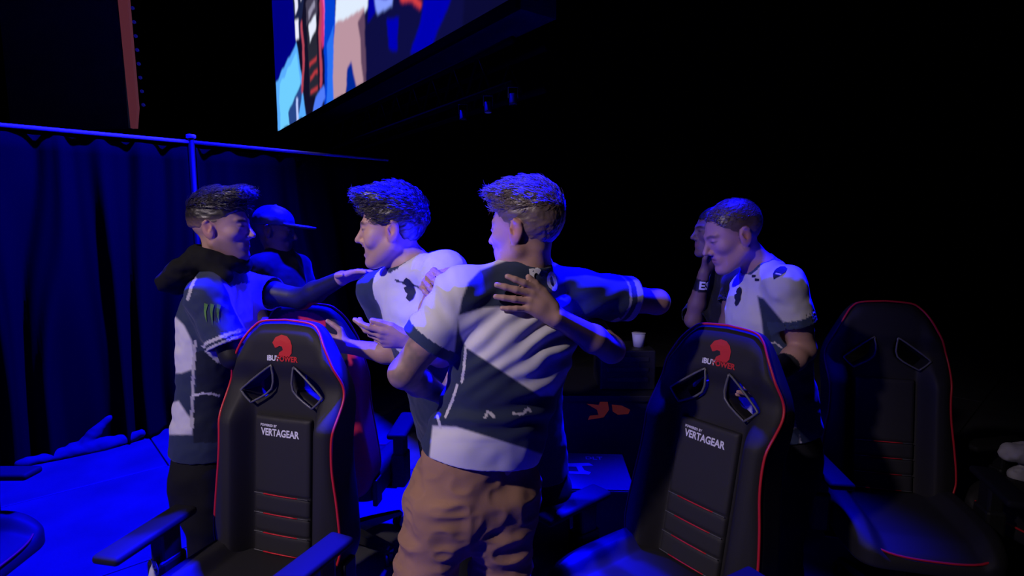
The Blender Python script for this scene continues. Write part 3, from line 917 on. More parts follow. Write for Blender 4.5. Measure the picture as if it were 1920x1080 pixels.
BV, BQ = field([('u', back_prim(), .001)], .006)
bcol = np.tile(np.array([.020, .019, .021]), (len(BV), 1))
back_me = mesh_np('backrest', BV, BQ, bcol); back_me.materials.append(leather_m)
rc = bcol.copy(); uu, ss_, nn_ = BV[:, 0], BV[:, 2], -BV[:, 1]
rc[(np.abs(uu) > .205) & (ss_ < .72)] = (.80, .03, .06); rc[((uu / .112) ** 2 + ((ss_ - .815) / .052) ** 2 < 1)] = (.70, .02, .06)
rc[(np.abs(uu) > .19) & (ss_ < .56) & (nn_ < .02)] = (.80, .03, .06)
back_red = mesh_np('backrest', BV, BQ, rc); back_red.materials.append(leather_m)


def panel_prim():
    def fn(X, Y, Z):
        n = -Y; e = np.maximum(np.abs(X) - .121 + .035 * (1 - sst(Z, .0, .3)) * 0, np.maximum(Z - .535, .02 - Z))
        gr = 0
        for s0 in (.248, .1755, .103): gr = gr + .006 * np.exp(-((Z - s0) / .006) ** 2)
        return smax(e + np.zeros_like(n), n - (.030 + .008 * np.cos(X / .121 * 1.3) - gr + np.zeros_like(n)), .016)
    f = lambda X, Y, Z: smax(fn(X, Y, Z), Y - .02, .005)
    return f, np.array([-.125, -.05, .01]), np.array([.125, .03, .545])


PV, PQ = field([('u', panel_prim(), .001)], .0055)
panel_me = mesh_np('back_panel', PV, PQ, np.tile(np.array([.026, .025, .028]), (len(PV), 1))); panel_me.materials.append(leather_m)


def seat_prim():
    def fn(X, Y, Z):
        side = sst(np.abs(X), .15, .205)
        top = .475 + .045 * side * (1 - .3 * sst(-Y, .1, .27)) - .03 * sst(-Y, .17, .30) + .012 * np.cos(Y * 5)
        hw = .270 - .02 * sst(-Y, .1, .28)
        e = smax(np.abs(X) - hw, np.abs(Y + .015) - .275, .08)
        return smax(smax(e + np.zeros_like(Z), Z - top, .04), .385 - Z, .02)
    return fn, np.array([-.28, -.30, .37]), np.array([.28, .27, .55])


SV, SQ = field([('u', seat_prim(), .001)], .007)
seat_me = mesh_np('seat', SV, SQ, np.tile(np.array([.020, .019, .021]), (len(SV), 1))); seat_me.materials.append(leather_m)
# piping
bm = bmesh.new(); pts = []
for u, s in OUT2:
    pts.append((u * .984, -(float(front(np.array(abs(u) * .95), np.array(s))) - .010), s * .994 + .002))
tube(bm, pts, .0048, 6, True); pip_me = bm_mesh('piping', bm, True); pip_me.materials.append(red_m)
bm = bmesh.new()
sp_ = catmull([(-.248, .20, .505), (-.262, .05, .506), (-.258, -.12, .500), (-.238, -.22, .482), (-.15, -.275, .452), (0, -.285, .444), (.15, -.275, .452), (.238, -.22, .482), (.258, -.12, .500), (.262, .05, .506), (.248, .20, .505)], 5)
tube(bm, [tuple(p) for p in sp_], .0048, 6); spip_me = bm_mesh('seat_piping', bm, True); spip_me.materials.append(red_m)
# hole trims
rims = []
for sg in (1, -1):
    bm = bmesh.new(); tube(bm, [(u * sg, -.028 - .012 * abs(u) / .17, s) for u, s in HOLE2], .0042, 6, True); me = bm_mesh('hole_rim', bm, True); me.materials.append(mat('rim_grey', (.12, .12, .13), .35)); rims.append(me)
# stitches: grey seam with a red middle
st_me = []
for s0 in (.248, .1755, .103, .032):
    for a, b, m, r, nm in ((-.116, .116, stitch_m, .0018, 'seam'), (-.073, .073, red_m, .0026, 'red_stitch')):
        bm = bmesh.new(); tube(bm, [(a + (b - a) * t, -.0335 - .006 * math.cos((a + (b - a) * t) / .121 * 1.3), s0) for t in (0, .25, .5, .75, 1)], r, 5)
        me = bm_mesh(nm, bm, True); me.materials.append(m); st_me.append((nm, me))
# marks on the headrest and the panel
BB = bvh_of(BV, BQ); PB = bvh_of(PV, PQ)


def chair_mark(me, u, s, m, bvh, cuts=1):
    me = refine(me, cuts); drape(me, (u, -.03, s), (1, 0, 0), (0, 0, 1), bvh, .002); me.materials.clear(); me.materials.append(m); return me


beast = [[(-.042, .010), (-.030, .030), (-.006, .040), (.018, .036), (.034, .022), (.042, .004), (.041, -.024), (.030, -.038), (.012, -.040), (-.004, -.036), (-.016, -.040), (-.012, -.024), (.004, -.014), (.000, -.002), (-.012, .000), (-.022, -.006), (-.030, -.008), (-.036, .002)]]
emb_me = chair_mark(poly_mesh(beast), .002, .797, red_print, BB)
for v in []: pass
tw_me = chair_mark(text_mesh('iBUY', .027, .0010, 0, .95), -.036, .750, white_print, BB)
tr_me = chair_mark(text_mesh('POWER', .027, .0010, 0, .95), .023, .750, red_print, BB)
tv_me = chair_mark(text_mesh('VERTAGEAR', .036, .0012, 0, .82), -.004, .478, white_print, PB)
tp_me = chair_mark(text_mesh('POWERED BY', .0125, .0004, 0, .95), -.052, .503, white_print, PB)


def pad_mesh():
    bm = bmesh.new(); add_box(bm, (-.048, -.20, 0), (.048, .135, .030), .013, seg=3); return bm_mesh('pad', bm, True)


pad_me = pad_mesh(); pad_me.materials.append(mat('armpad_rubber', (.014, .014, .016), .7, spec=.2))
bm = bmesh.new(); add_box(bm, (-.028, -.04, -.20), (.028, .04, .0), .01, seg=2); add_box(bm, (-.036, -.052, -.27), (.036, .052, -.10), .012); post_me = bm_mesh('arm_post', bm); post_me.materials.append(plastic_m)
bm = bmesh.new(); add_box(bm, (-.30, -.05, .36), (.30, .05, .372), .003); add_box(bm, (-.11, -.16, .325), (.11, .12, .375), .01); mech_me = bm_mesh('mechanism', bm); mech_me.materials.append(plastic_m)
bm = bmesh.new(); lathe(bm, [(.024, .10), (.024, .20), (.028, .20), (.028, .335)], 16); lift_me = bm_mesh('gas_lift', bm, True); lift_me.materials.append(steel_m)
bm = bmesh.new(); lathe(bm, [(.03, .06), (.05, .065), (.055, .10), (.04, .125), (.028, .13)], 16); hub_me = bm_mesh('hub', bm, True); hub_me.materials.append(plastic_m)
bm = bmesh.new()
r_ = []
for x, wd, z0, z1 in ((.03, .032, .062, .12), (.16, .026, .068, .108), (.30, .020, .068, .088), (.325, .016, .07, .084)):
    r_.append([bm.verts.new((x, -wd, z0)), bm.verts.new((x, wd, z0)), bm.verts.new((x, wd * .8, z1)), bm.verts.new((x, -wd * .8, z1))])
for A, B in zip(r_[:-1], r_[1:]):
    for k in range(4): bm.faces.new((A[k], A[(k + 1) % 4], B[(k + 1) % 4], B[k]))
bm.faces.new(r_[0]); bm.faces.new(r_[-1]); bmesh.ops.recalc_face_normals(bm, faces=bm.faces[:])
sleg_me = bm_mesh('base_leg', bm); sleg_me.materials.append(gloss_m)
bm = bmesh.new()
for yy in (-.018, .018): lathe(bm, [(.026, -.009), (.030, -.006), (.030, .006), (.026, .009)], 16, Matrix.Translation((0, yy, .030)) @ Matrix.Rotation(math.pi / 2, 4, 'X'))
add_box(bm, (-.022, -.010, .03), (.022, .010, .072), .004)
cast_me = bm_mesh('caster', bm, True); cast_me.materials.append(plastic_m)
bm = bmesh.new(); add_box(bm, (-.012, -.035, -.07), (.012, .035, .06), .006); lever_me = bm_mesh('hinge_cover', bm); lever_me.materials.append(plastic_m)
bm = bmesh.new(); tube(bm, [(.10, -.02, .345), (.22, -.03, .34), (.30, -.03, .335)], .008, 6); tl_me = bm_mesh('tilt_lever', bm, True); tl_me.materials.append(plastic_m)
HY, HZ = .24, .455


def chair(label, hinge, yaw, rec, red=False, swivel=0., plain=False, group='racing style chairs on the stage'):
    rz = -yaw
    loc = (hinge[0] - math.sin(yaw) * HY, hinge[1] - math.cos(yaw) * HY, 0)
    r = empty('racing_chair', loc, rz); tag(r, label, 'chair', group)
    bk = obj('backrest', back_red if red else back_me, None, r, (0, HY, HZ), (-rec, 0, 0))
    if red: bk['label'] = 'black backrest with red side wings and red headrest panel'
    obj('back_panel', panel_me, None, bk); obj('piping', pip_me, None, bk)['label'] = 'thin red piping'
    for me in rims: obj('hole_rim', me, None, bk)
    for nm, me in st_me: obj(nm, me, None, bk)
    if not (red or plain):
        obj('emblem', emb_me, None, bk)['label'] = 'red beast head emblem'
    if not plain: obj('headrest_lettering', tw_me, None, bk)['label'] = 'white headrest lettering'; obj('headrest_lettering', tr_me, None, bk)['label'] = 'red headrest lettering'
    if not plain: obj('panel_lettering', tv_me, None, bk)['label'] = 'white panel lettering'; obj('panel_small_lettering', tp_me, None, bk)
    s = obj('seat', seat_me, None, r, (0, 0, 0)); obj('seat_piping', spip_me, None, s)['label'] = 'thin red piping'
    for sg in (-1, 1):
        a = obj('arm_post', post_me, None, r, (sg * .315, .02, .645)); obj('arm_pad', pad_me, None, a, (0, -.03, 0), (0, 0, -sg * .10))
        obj('hinge_cover', lever_me, None, r, (sg * .268, HY - .01, HZ - .01))
    obj('mechanism', mech_me, None, r); obj('gas_lift', lift_me, None, r); obj('tilt_lever', tl_me, None, r)
    hb = obj('base_hub', hub_me, None, r)
    for k in range(5):
        a = swivel + k * 2 * math.pi / 5
        lg = obj('base_leg', sleg_me, None, r, (0, 0, 0), (0, 0, a)); obj('caster', cast_me, None, lg, (.315, 0, 0), (0, 0, .5 + k))
    return r


cL = chair('black racing chair with red piping nearest the drape, in front of the hooded man', (-.838, 1.92), .293, .077, swivel=.4)
cR = chair('black racing chair with red piping in front of the man looking down', (.637, 1.841), .952, .198, swivel=.1)
cF = chair('dim black racing chair with red piping at the far right, seat towards the camera', (1.70, 2.42), .25, .12, plain=True, swivel=.7)
cB = chair('red winged racing chair turned away behind the black one', (-.905, 2.50), math.pi + .12, .10, red=True, plain=True, swivel=.2)
sfc = Wz(-35, 1075, .46)
cN = chair('racing chair cut by the left edge, only its seat front showing', (sfc[0] - .52, sfc[1] + .02), -math.pi / 2 - .12, .15, swivel=.9)
# paper tag hanging on the near chair's arm post
bm = bmesh.new()
g = [[bm.verts.new((.012 * i + .004 * math.sin(j * 2.), -.056 - .006 * math.sin(j * 1.3 + i), -.14 + .020 * j)) for j in range(6)] for i in range(-1, 3)]
for i in range(3):
    for j in range(5): bm.faces.new((g[i][j], g[i + 1][j], g[i + 1][j + 1], g[i][j + 1]))
me = bm_mesh('paper_tag', bm, True); me.materials.append(white_print)
x = obj('paper_tag', me, None, cL, (-.315, .02, .60)); x['label'] = 'crumpled white paper tag'; x.modifiers.new('t', 'SOLIDIFY').thickness = .001

# ------------------------------------------------------------------ equipment behind the huggers
# case with a blue lit printed top
q4 = [Wz(*q, .45) for q in ((1067, 842), (1185, 857), (1178, 912), (1040, 925))]
cc = sum(q4) / 4; ux = nrm((q4[1] - q4[0]) + (q4[2] - q4[3])); rz = math.atan2(ux[1], ux[0])
pc = empty('equipment_case', (cc[0], cc[1], 0), rz); tag(pc, 'low dark equipment case with printed top catching blue light', 'case')
bm = bmesh.new(); add_box(bm, (-.165, -.21, 0), (.165, .21, .445), .01); obj('case_body', bm_mesh('b', bm), plastic_m, pc)
bm = bmesh.new(); add_box(bm, (-.160, -.205, .445), (.160, .205, .45), .002); obj('case_top', bm_mesh('t', bm), mat('case_top', (.10, .10, .12), .5), pc)
me = text_mesh('DLT', .05, .001); o = obj('lettering', me, white_print, pc, (.0, .14, .4515)); o['label'] = 'white lettering'
me = poly_mesh([[(-.13, .05), (-.02, .06), (.0, .03), (-.06, .02), (-.05, -.03), (-.02, -.05), (-.03, -.075), (-.13, -.07), (-.13, -.045), (-.08, -.045), (-.09, .01), (-.13, .01)]]); o = obj('printed_mark', me, white_print, pc, (-.01, .02, .4515)); o['label'] = 'pale printed mark'
# desk with a red printed front
dk = empty('player_desk', (.70, 3.3, 0)); tag(dk, 'dark player desk with red printed mark on its front panel', 'desk')
bm = bmesh.new(); add_box(bm, (-.55, -.30, .70), (.55, .35, .735), .004); obj('desk_top', bm_mesh('t', bm), plastic_m, dk)
bm = bmesh.new(); add_box(bm, (-.52, -.27, .18), (.52, -.245, .70)); obj('front_panel', bm_mesh('t', bm), mat('desk_panel', (.012, .012, .016), .6), dk)
for sx in (-.5, .5):
    for sy in (-.24, .30):
        bm = bmesh.new(); add_box(bm, (sx - .025, sy - .025, 0), (sx + .025, sy + .025, .70), .004); obj('leg', bm_mesh('l', bm), steel_m, dk)
mk = [[(-.13, .035), (-.06, .028), (-.05, .055), (-.01, .05), (.0, .0), (-.03, -.045), (-.12, -.06), (-.11, -.035), (-.06, -.03), (-.07, .0)], [(.015, .03), (.07, .025), (.12, .0), (.11, -.025), (.05, -.03), (.02, -.01)]]
p_ = W(1142, 768, 3.03); o = obj('printed_mark', poly_mesh(mk), mat('self_lit_red_print', (.55, .07, .03), .6, emit=.07), dk, (p_[0] - .70, -.272, p_[2]), (math.pi / 2, 0, 0)); o['label'] = 'orange red printed mark with an added faint glow'  # print gets a faint added glow in place of light falling on it
bx = empty('switch_box', (p_[0] + .12, 3.25, .735)); tag(bx, 'black switch box standing on the dark desk', 'box')
bm = bmesh.new(); add_box(bm, (-.16, -.14, 0), (.16, .14, .235), .008); obj('housing', bm_mesh('h', bm), plastic_m, bx)
for k in range(3):
    bm = bmesh.new(); add_box(bm, (-.12, -.146, .05 + .06 * k), (.12, -.139, .075 + .06 * k), .002); obj('vent', bm_mesh('v', bm), steel_m, bx)
cpw = W(1197, 655, 3.22)
cup = empty('paper_cup', (cpw[0], 3.22, .97)); tag(cup, 'small white paper cup on top of the black switch box', 'cup')
bm = bmesh.new(); lathe(bm, [(.030, 0), (.040, .078), (.037, .078), (.028, .006)], 20); obj('cup_wall', bm_mesh('c', bm, True), mat('paper_white', (.5, .5, .52), .7), cup)
bm = bmesh.new(); lathe(bm, [(.040, .077), (.042, .080), (.040, .083)], 20); obj('rim', bm_mesh('c', bm, True), mat('paper_white'), cup)
# backpack on the floor beneath
bg = empty('backpack', (.47, 2.18, 0)); tag(bg, 'dark backpack slumped on the floor below the equipment case', 'bag')
Vb, Qb = field([('u', ell((0, 0, .12), np.eye(3), (.15, .12, .15)), .05), ('u', ell((.03, -.08, .08), np.eye(3), (.10, .06, .09)), .03), ('s', ell((0, 0, -.2), np.eye(3), (.5, .5, .2)), .01)], .009)
Vb += normals(Vb, Qb) * (.01 * vnoise(Vb * 16, 3))[:, None]
obj('bag_body', mesh_np('bag', Vb, Qb), mat('bag_nylon', (.03, .03, .04), .6, bump=.4, bscale=300), bg)
bm = bmesh.new(); tube(bm, [tuple(p) for p in catmull([(-.06, 0, .25), (-.05, 0, .31), (.05, 0, .31), (.06, 0, .25)], 5)], .008, 6); obj('handle', bm_mesh('h', bm, True), plastic_m, bg)
bm = bmesh.new(); tube(bm, [tuple(p) for p in catmull([(-.08, -.09, .22), (-.14, -.16, .15), (-.13, -.15, .05), (-.09, -.1, .02)], 5)], .012, 6); obj('strap', bm_mesh('h', bm, True), plastic_m, bg)
# cloth at the right edge
cw = W(1925, 850, 2.42)
cl = [('u', ell((0, 0, 0), np.eye(3), (.13, .06, .05)), .03), ('u', ell((.05, 0, -.10), np.eye(3), (.11, .05, .06)), .02), ('u', cone((-.10, 0, .02), (.1, 0, -.02), .012, .05), .03), ('u', cone((-.06, -.02, -.07), (.1, -.01, -.1), .010, .04), .02)]
Vc, Qc = field(cl, .007); Vc += normals(Vc, Qc) * (.012 * vnoise(Vc * 20, 9) + .006 * vnoise(Vc * 45, 4))[:, None]
cN2 = chair('racing chair half out of frame on the right with white cloth on it', (2.60, 2.22), math.pi / 2 - .1, .12, swivel=.3)
o = obj('crumpled_jersey', mesh_np('cloth', Vc, Qc, np.tile(np.array([.6, .58, .62]), (len(Vc), 1))), cloth_m, None, tuple(cw)); tag(o, 'crumpled white jersey lying over the chair at the right edge', 'cloth')

# ================================================================== the people
NAVY = np.array([.022, .034, .075]); WHITE = np.array([.74, .72, .76])
SKIN = np.array([.55, .33, .27])


def hair_short(t=.012, front=.062, amp=.004, back=-.05, quiff=0, side=.004, qf=.080):
    """cap of short hair on top; hairline rises towards the face"""
    def f(H):
        cap = H.E((0, -.016, .037 + t * .4), (.075 + side, .098 + t * .5, .083 + t))

        def cut(X, Y, Z):
            q = [(X - H.c[0]) * H.B[k, 0] + (Y - H.c[1]) * H.B[k, 1] + (Z - H.c[2]) * H.B[k, 2] for k in range(3)]
            r, ff, u = [a / H.k for a in q]
            line = np.interp(ff, [-.2, -.10, -.05, -.02, .02, .045, .06, .075, .2], [back, back, back * .9, .012, .012, .03, front - .01, front, front + .02]) + 0 * r
            return cap[0](X, Y, Z), (line - u) * H.k

        def fn(X, Y, Z):
            a, b = cut(X, Y, Z); return smax(a, b, .012)
        ops = [('u', (fn, cap[1], cap[2]), .001)]
        if quiff:
            for s in (-.045, -.02, .005, .03, .05):
                ops.append(('u', H.C((s, .02, .105), (s * 1.05, qf, .098 + quiff), .026, .016), .03))
        return ops, (lambda q, V: amp * .7 * vnoise(q * np.array([90, 22, 60]), 1) + amp * .6 * vnoise(q * np.array([260, 45, 160]), 2))
    return f


def simple_top(col):
    return lambda V, N: np.tile(np.array(col), (len(V), 1)) * (1 + .1 * vnoise(V * 22, 4)[:, None])


# ---------------- front man, seen from behind
def colA(V, N):
    p = PX(V); c = np.tile(NAVY, (len(V), 1))
    white = [(858, 592), (905, 577), (960, 574), (1010, 583), (1110, 600), (1110, 640), (1062, 707), (1038, 742), (1013, 743), (873, 651), (862, 625)]
    hemw = [(811, 798), (855, 800), (913, 818), (989, 842), (1040, 860), (1040, 960), (795, 960)]
    slv = [(975, 480), (935, 494), (900, 507), (878, 530), (866, 560), (860, 592), (852, 660), (760, 660), (700, 560), (800, 440), (960, 470)]
    for poly in (white, hemw, slv): softpoly(c, p, poly, WHITE)
    cuffd = (V - SLa - (ELa - SLa) * .62) @ nrm(ELa - SLa)
    arm = np.linalg.norm(np.cross(V - SLa, nrm(ELa - SLa)), axis=1) < .10
    c[(cuffd > -.032) & arm & (p[:, 0] < 862)] = (.03, .05, .13)
    cr = (V - SRa - (ERa - SRa) * .62) @ nrm(ERa - SRa); armr = np.linalg.norm(np.cross(V - SRa, nrm(ERa - SRa)), axis=1) < .11
    c[(cr > -.030) & armr & (p[:, 0] > 1100)] = WHITE * .85
    c[(cr > -.062) & (cr < -.052) & armr & (p[:, 0] > 1100)] = WHITE * .6
    c[inpoly(p, [(1028, 470), (1050, 468), (1052, 492), (1040, 500), (1026, 494)])] = WHITE * .8
    for ln in ([(873, 652), (870, 690), (866, 716)], [(857, 722), (850, 745), (842, 765), (835, 782)], [(820, 780), (824, 795), (826, 802)], [(910, 783), (914, 772), (921, 775), (926, 782)], [(962, 776), (980, 776), (990, 766), (994, 770)], [(1100, 604), (1130, 612), (1160, 598)]):
        c[dline(p, ln) < 2.6] = WHITE * .85
    return c


def foldA(V, N):
    p = PX(V)
    a = p[:, 0] * .55 + p[:, 1] * .84
    wv = np.sin(a / 5.4 + 1.6 * vnoise(np.c_[p / 60, p[:, :1] * 0], 3)) * np.clip(1 - np.abs(p[:, 1] - 640) / 130, 0, 1) * np.clip((p[:, 0] - 850) / 40, 0, 1)
    lo = np.sin(p[:, 1] / 7.5 + p[:, 0] / 55 + 2 * vnoise(np.c_[p / 45, p[:, :1] * 0], 5)) * np.clip((p[:, 1] - 690) / 50, 0, 1) * np.clip((830 - p[:, 1]) / 30, 0, 1)
    sl = np.sin(p[:, 0] / 7 - p[:, 1] / 13) * np.clip((860 - p[:, 0]) / 30, 0, 1) * np.clip((620 - p[:, 1]) / 40, 0, 1)
    return .0085 * wv * (.75 + .5 * vnoise(V * 9, 8)) + .005 * lo + .004 * sl + .003 * vnoise(V * 22, 2)


SLa, ELa, WLa = W(868, 552, 1.53), W(757, 700, 1.52), W(830, 742, 1.74)
SRa, ERa, WRa = W(1085, 552, 1.73), W(1232, 566, 1.88), W(1118, 560, 2.09)


def skinA(V, col):
    d = dline3(V, SLa, ELa, WLa) < .07
    m = d[:, None] * (.55 + .25 * vnoise(V * 45, 3) + .2 * vnoise(V * 90, 5))[:, None].clip(0, 1)
    col[:] = col * (1 - m) + np.array([.13, .115, .115]) * m


def dline3(V, *pts):
    d = np.full(len(V), 9.)
    for a, b in zip(pts[:-1], pts[1:]):
        ab = b - a; t = np.clip(((V - a) @ ab) / (ab @ ab), 0, 1); d = np.minimum(d, np.linalg.norm(V - a - t[:, None] * ab, axis=1))
    return d


A = person('person', 'man seen from behind in navy and white jersey and tan trousers, hugging', dict(
    P=W(893, 868, 1.65), N=W(988, 508, 1.635), H=Head(W(985, 431, 1.62), 60, -4, 0, 1.03), yp=18, ys=30, bend=(.02, -.02, 0), g=.98,
    SL=SLa, EL=ELa, WL=WLa, SR=SRa, ER=ERa, WR=WRa, h=.004, hj=.004, ht=.006,
    hands=[dict(Wr=WLa, D=(.5, .8, .1), T=(0, .2, 1), N=(.8, -.5, 0)), dict(Wr=WRa, D=(-1, .15, 0), T=(0, 0, 1), N=(0, -1, 0))],
    skin=SKIN * (.95, .9, .95), haircol=(.13, .088, .07), fade=.75, fline=-.062, hfade=(-.06, .03), strands=(2600, .030, .0013, .25), strmin=.055, flow=(-.2, 1, .2), hair=hair_short(.019, .062, .002, -.058, .010, .003, .068), hairlabel='short fair hair, longer on top',
    jcol=colA, fold=foldA, hem=.075, hemtilt=(.06, 0, 0), sl=.62, sr=(.074, .078), ch=.042, skinfn=skinA,
    tcol=(.36, .20, .13), tfold=lambda V: .011 * (1 - 2.6 * np.abs(vnoise(V * np.array([7, 7, 13]), 5))) + .005 * (1 - 2 * np.abs(vnoise(V * np.array([20, 20, 30]), 6))), KL=W(785, 1120, 1.60), AL=np.array([-.33, 1.62, .09]), KR=W(935, 1125, 1.68), AR=np.array([-.02, 1.72, .09]), thigh=.108, knee=.088))
bk = nrm(-yawF(30))
decal(A, text_mesh('r', .085, .003), W(1001, 514, 1.45), yawR(22), (.0, 0, 1), white_print, 'back_lettering', 'white letter on the back')
decal(A, text_mesh('0', .075, .003), W(1034, 530, 1.47), yawR(22), (-.15, 0, 1), white_print, 'back_lettering', 'white letter on the back')

# ---------------- hidden hugger
H_ = dict(SL=W(1062, 572, 1.94), EL=W(1146, 655, 1.70), WL=W(1041, 594, 1.52), SR=W(882, 568, 1.95), ER=W(806, 606, 1.86), WR=W(818, 530, 1.68))
hL = W(964, 534, 1.475) - H_['WL']; hR = W(798, 522, 1.575) - H_['WR']
B_ = person('person', 'man hidden behind the hugged man, only his arm and hands showing', dict(
    P=W(982, 880, 2.00), N=W(972, 525, 1.96), H=Head(W(966, 446, 1.93), 170, -4), yp=180, ys=178, h=.004, hj=.007, ht=.010, g=.85, **H_,
    hands=[dict(Wr=H_['WL'], D=hL, T=(-.1, 0, 1), N=yawF(30), curls=[(-.05, .2, .15), (.0, .2, .15), (.0, .2, .2), (.0, .2, .15)], spread=.20, fo=-.45, thumb=(.35, 1., .05), sc=1.03),
           dict(Wr=H_['WR'], D=hR, T=(.55, -.2, .8), N=(.75, -.1, -.6), curls=[(.75, .75, .3)] * 4, spread=.12, thumb=(.7, .7, .5))],
    skin=SKIN * .95, haircol=(.05, .035, .03), hair=hair_short(.014), sl=.42, jcol=simple_top(NAVY), tcol=(.02, .02, .03)))

# ---------------- smiling man in the middle
def colM(V, N):
    c = np.tile(WHITE, (len(V), 1)); p = PX(V); fr = (V - Mn) @ yawF(125); lf = (V - Mn) @ -yawR(125); z = V[:, 2] - Mn[2]
    c[(z < -.30 + .25 * np.abs(lf)) ] = NAVY
    c[np.abs(z + .045 + .16 * (lf - .08)) * (lf > .03) * (lf < .15) + 9 * ((lf < .03) | (lf > .15)) < .004] = NAVY   # shoulder seam
    c[(lf < -.115)] = NAVY * 1.3
    rn = np.linalg.norm(np.cross(V - Mn, Mdir), axis=1)
    c[(rn < .078) & (z > -.02)] = NAVY * 1.2
    for s, e in ((SLm, ELm), (SRm, ERm)):
        d = nrm(e - s); t = (V - s) @ d - np.linalg.norm(e - s) * .62; r = np.linalg.norm(np.cross(V - s, d), axis=1)
        c[(t > -.03) & (r < .1) & (t < .03)] = NAVY * 1.3
    return c


Mn = W(770, 502, 1.92); Mh = Head(W(735, 431, 1.90), 94, -4, 0, 1.04); Mdir = nrm(Mh.p(0, -.02, -.05) - Mn)
SLm, ELm, WLm = W(835, 512, 1.76), W(828, 668, 1.88), W(772, 638, 1.67)
SRm, ERm, WRm = W(706, 545, 2.06), W(757, 668, 2.16), W(655, 650, 2.13)


def hairM(H):
    o, d = hair_short(.022, .066, .003, -.062, .018, .008)(H)
    rs = random.Random(5)
    for k in range(26):
        a = rs.uniform(-.06, .06); f = rs.uniform(-.08, .085); z = .112 - (f / .12) ** 2 * .045 - (a / .08) ** 2 * .03
        o.append(('u', H.C((a, f, z), (a + rs.uniform(-.015, .015), f + rs.uniform(-.02, .03), z + rs.uniform(.006, .018)), .016, .008), .010))
    return o, d


M = person('person', 'smiling dark haired man in white jersey facing left between the two huggers', dict(
    P=W(850, 800, 2.12), N=Mn, H=Mh, yp=120, ys=125, g=.95, smile=True, eyeh=.0028, h=.0037, hj=.005, ht=.009,
    SL=SLm, EL=ELm, WL=WLm, SR=SRm, ER=ERm, WR=WRm,
    hands=[dict(Wr=WLm, D=(-1, -.12, .12), T=(-.1, -.5, .8), N=(.1, .9, -.5), curls=[(.1, .25, .2), (.3, .6, .3), (.5, .8, .4), (.6, .9, .4)], thumb=(.5, .9, .2)),
           dict(Wr=WRm, D=(-1, -.05, .22), T=(0, -.2, 1), N=(0, 1, 0), curl=(.1, .15, .1), spread=.28)],
    skin=SKIN, haircol=(.020, .014, .012), strands=(3000, .030, .0013, .35), strmin=.02, hair=hairM, hairlabel='thick tousled dark hair', beard=.12, jcol=colM, sr=(.068, .072), ch=.03, tcol=(.015, .015, .02)))
mF, mR = yawF(125), yawR(125)
horse = [[(-.020, .030), (-.006, .040), (.010, .034), (.020, .018), (.018, .004), (.024, -.010), (.014, -.030), (.000, -.040), (-.014, -.030), (-.008, -.016), (-.018, -.010), (-.024, .004), (-.012, .010), (-.022, .018)]]
decal(M, poly_mesh(horse), W(769, 542, 1.75), (1, -.3, 0), (0, 0, 1), navy_print, 'chest_emblem', 'dark horse head chest emblem')
decal(M, text_mesh('TG', .03, .001), W(806, 471, 1.80), nrm((W(816, 474, 1.78) - W(790, 470, 1.86))), nrm(mF * -.6 + np.array([0, 0, 1])), navy_print, 'shoulder_lettering', 'small dark shoulder lettering', 1)

# ---------------- man in the hood at left
Ln = W(416, 505, 2.22); Lh = Head(W(416, 428, 2.22), -88, 0, 0, 1.07)
SLl, ELl, WLl = W(450, 540, 2.38), W(566, 560, 2.30), W(642, 521, 2.16)
SRl, ERl, WRl = W(388, 556, 2.05), W(437, 668, 2.03), W(520, 672, 2.14)


def colL(V, N):
    c = np.tile(NAVY * 1.2, (len(V), 1)); z = V[:, 2] - Ln[2]; f = (V - Ln) @ yawF(-88); p = PX(V)
    softpoly(c, p, [(320, 585), (345, 610), (360, 640), (366, 690), (340, 700), (310, 700), (310, 560)], WHITE)
    softpoly(c, p, [(320, 755), (335, 752), (350, 775), (362, 790), (360, 815), (310, 815)], WHITE)
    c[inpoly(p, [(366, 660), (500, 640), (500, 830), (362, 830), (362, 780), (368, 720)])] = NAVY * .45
    c[(f > .085) & (z > -.30) & (V[:, 1] > 2.05)] = WHITE
    c[dline(p, [(366, 640), (362, 700), (360, 780), (360, 800)]) < 3] = WHITE * .7
    c[dline(p, [(362, 742), (380, 738), (396, 738), (410, 742)]) < 2] = WHITE
    c[dline(p, [(352, 560), (360, 535), (366, 522)]) < 3] = WHITE * .7
    d = nrm(ERl - SRl); t = (V - SRl) @ d - np.linalg.norm(ERl - SRl) * .80; r = np.linalg.norm(np.cross(V - SRl, d), axis=1)
    k = (t > -.034) & (r < .1) & (V[:, 1] < 2.2); c[k] = WHITE * .8; c[k & (np.abs(t + .017) < .005)] = NAVY
    d = nrm(ELl - SLl); t = (V - SLl) @ d; r = np.linalg.norm(np.cross(V - SLl, d), axis=1)
    c[(t > .02) & (t < .11) & (r < .1) & (V[:, 1] > 2.2)] = WHITE
    return c


hoodie = np.array([.012, .012, .013])
lf = yawF(-88)


def skinL(V, col):   # black undersleeves
    for pts in ((SLl, ELl, WLl), (SRl, ERl, WRl)): col[(dline3(V, *pts) < .08) & ((V - pts[2]) @ nrm(pts[2] - pts[1]) < -.01)] = hoodie


def hairL(H):
    return hair_short(.020, .060, .002, .0, .030, .002)(H)


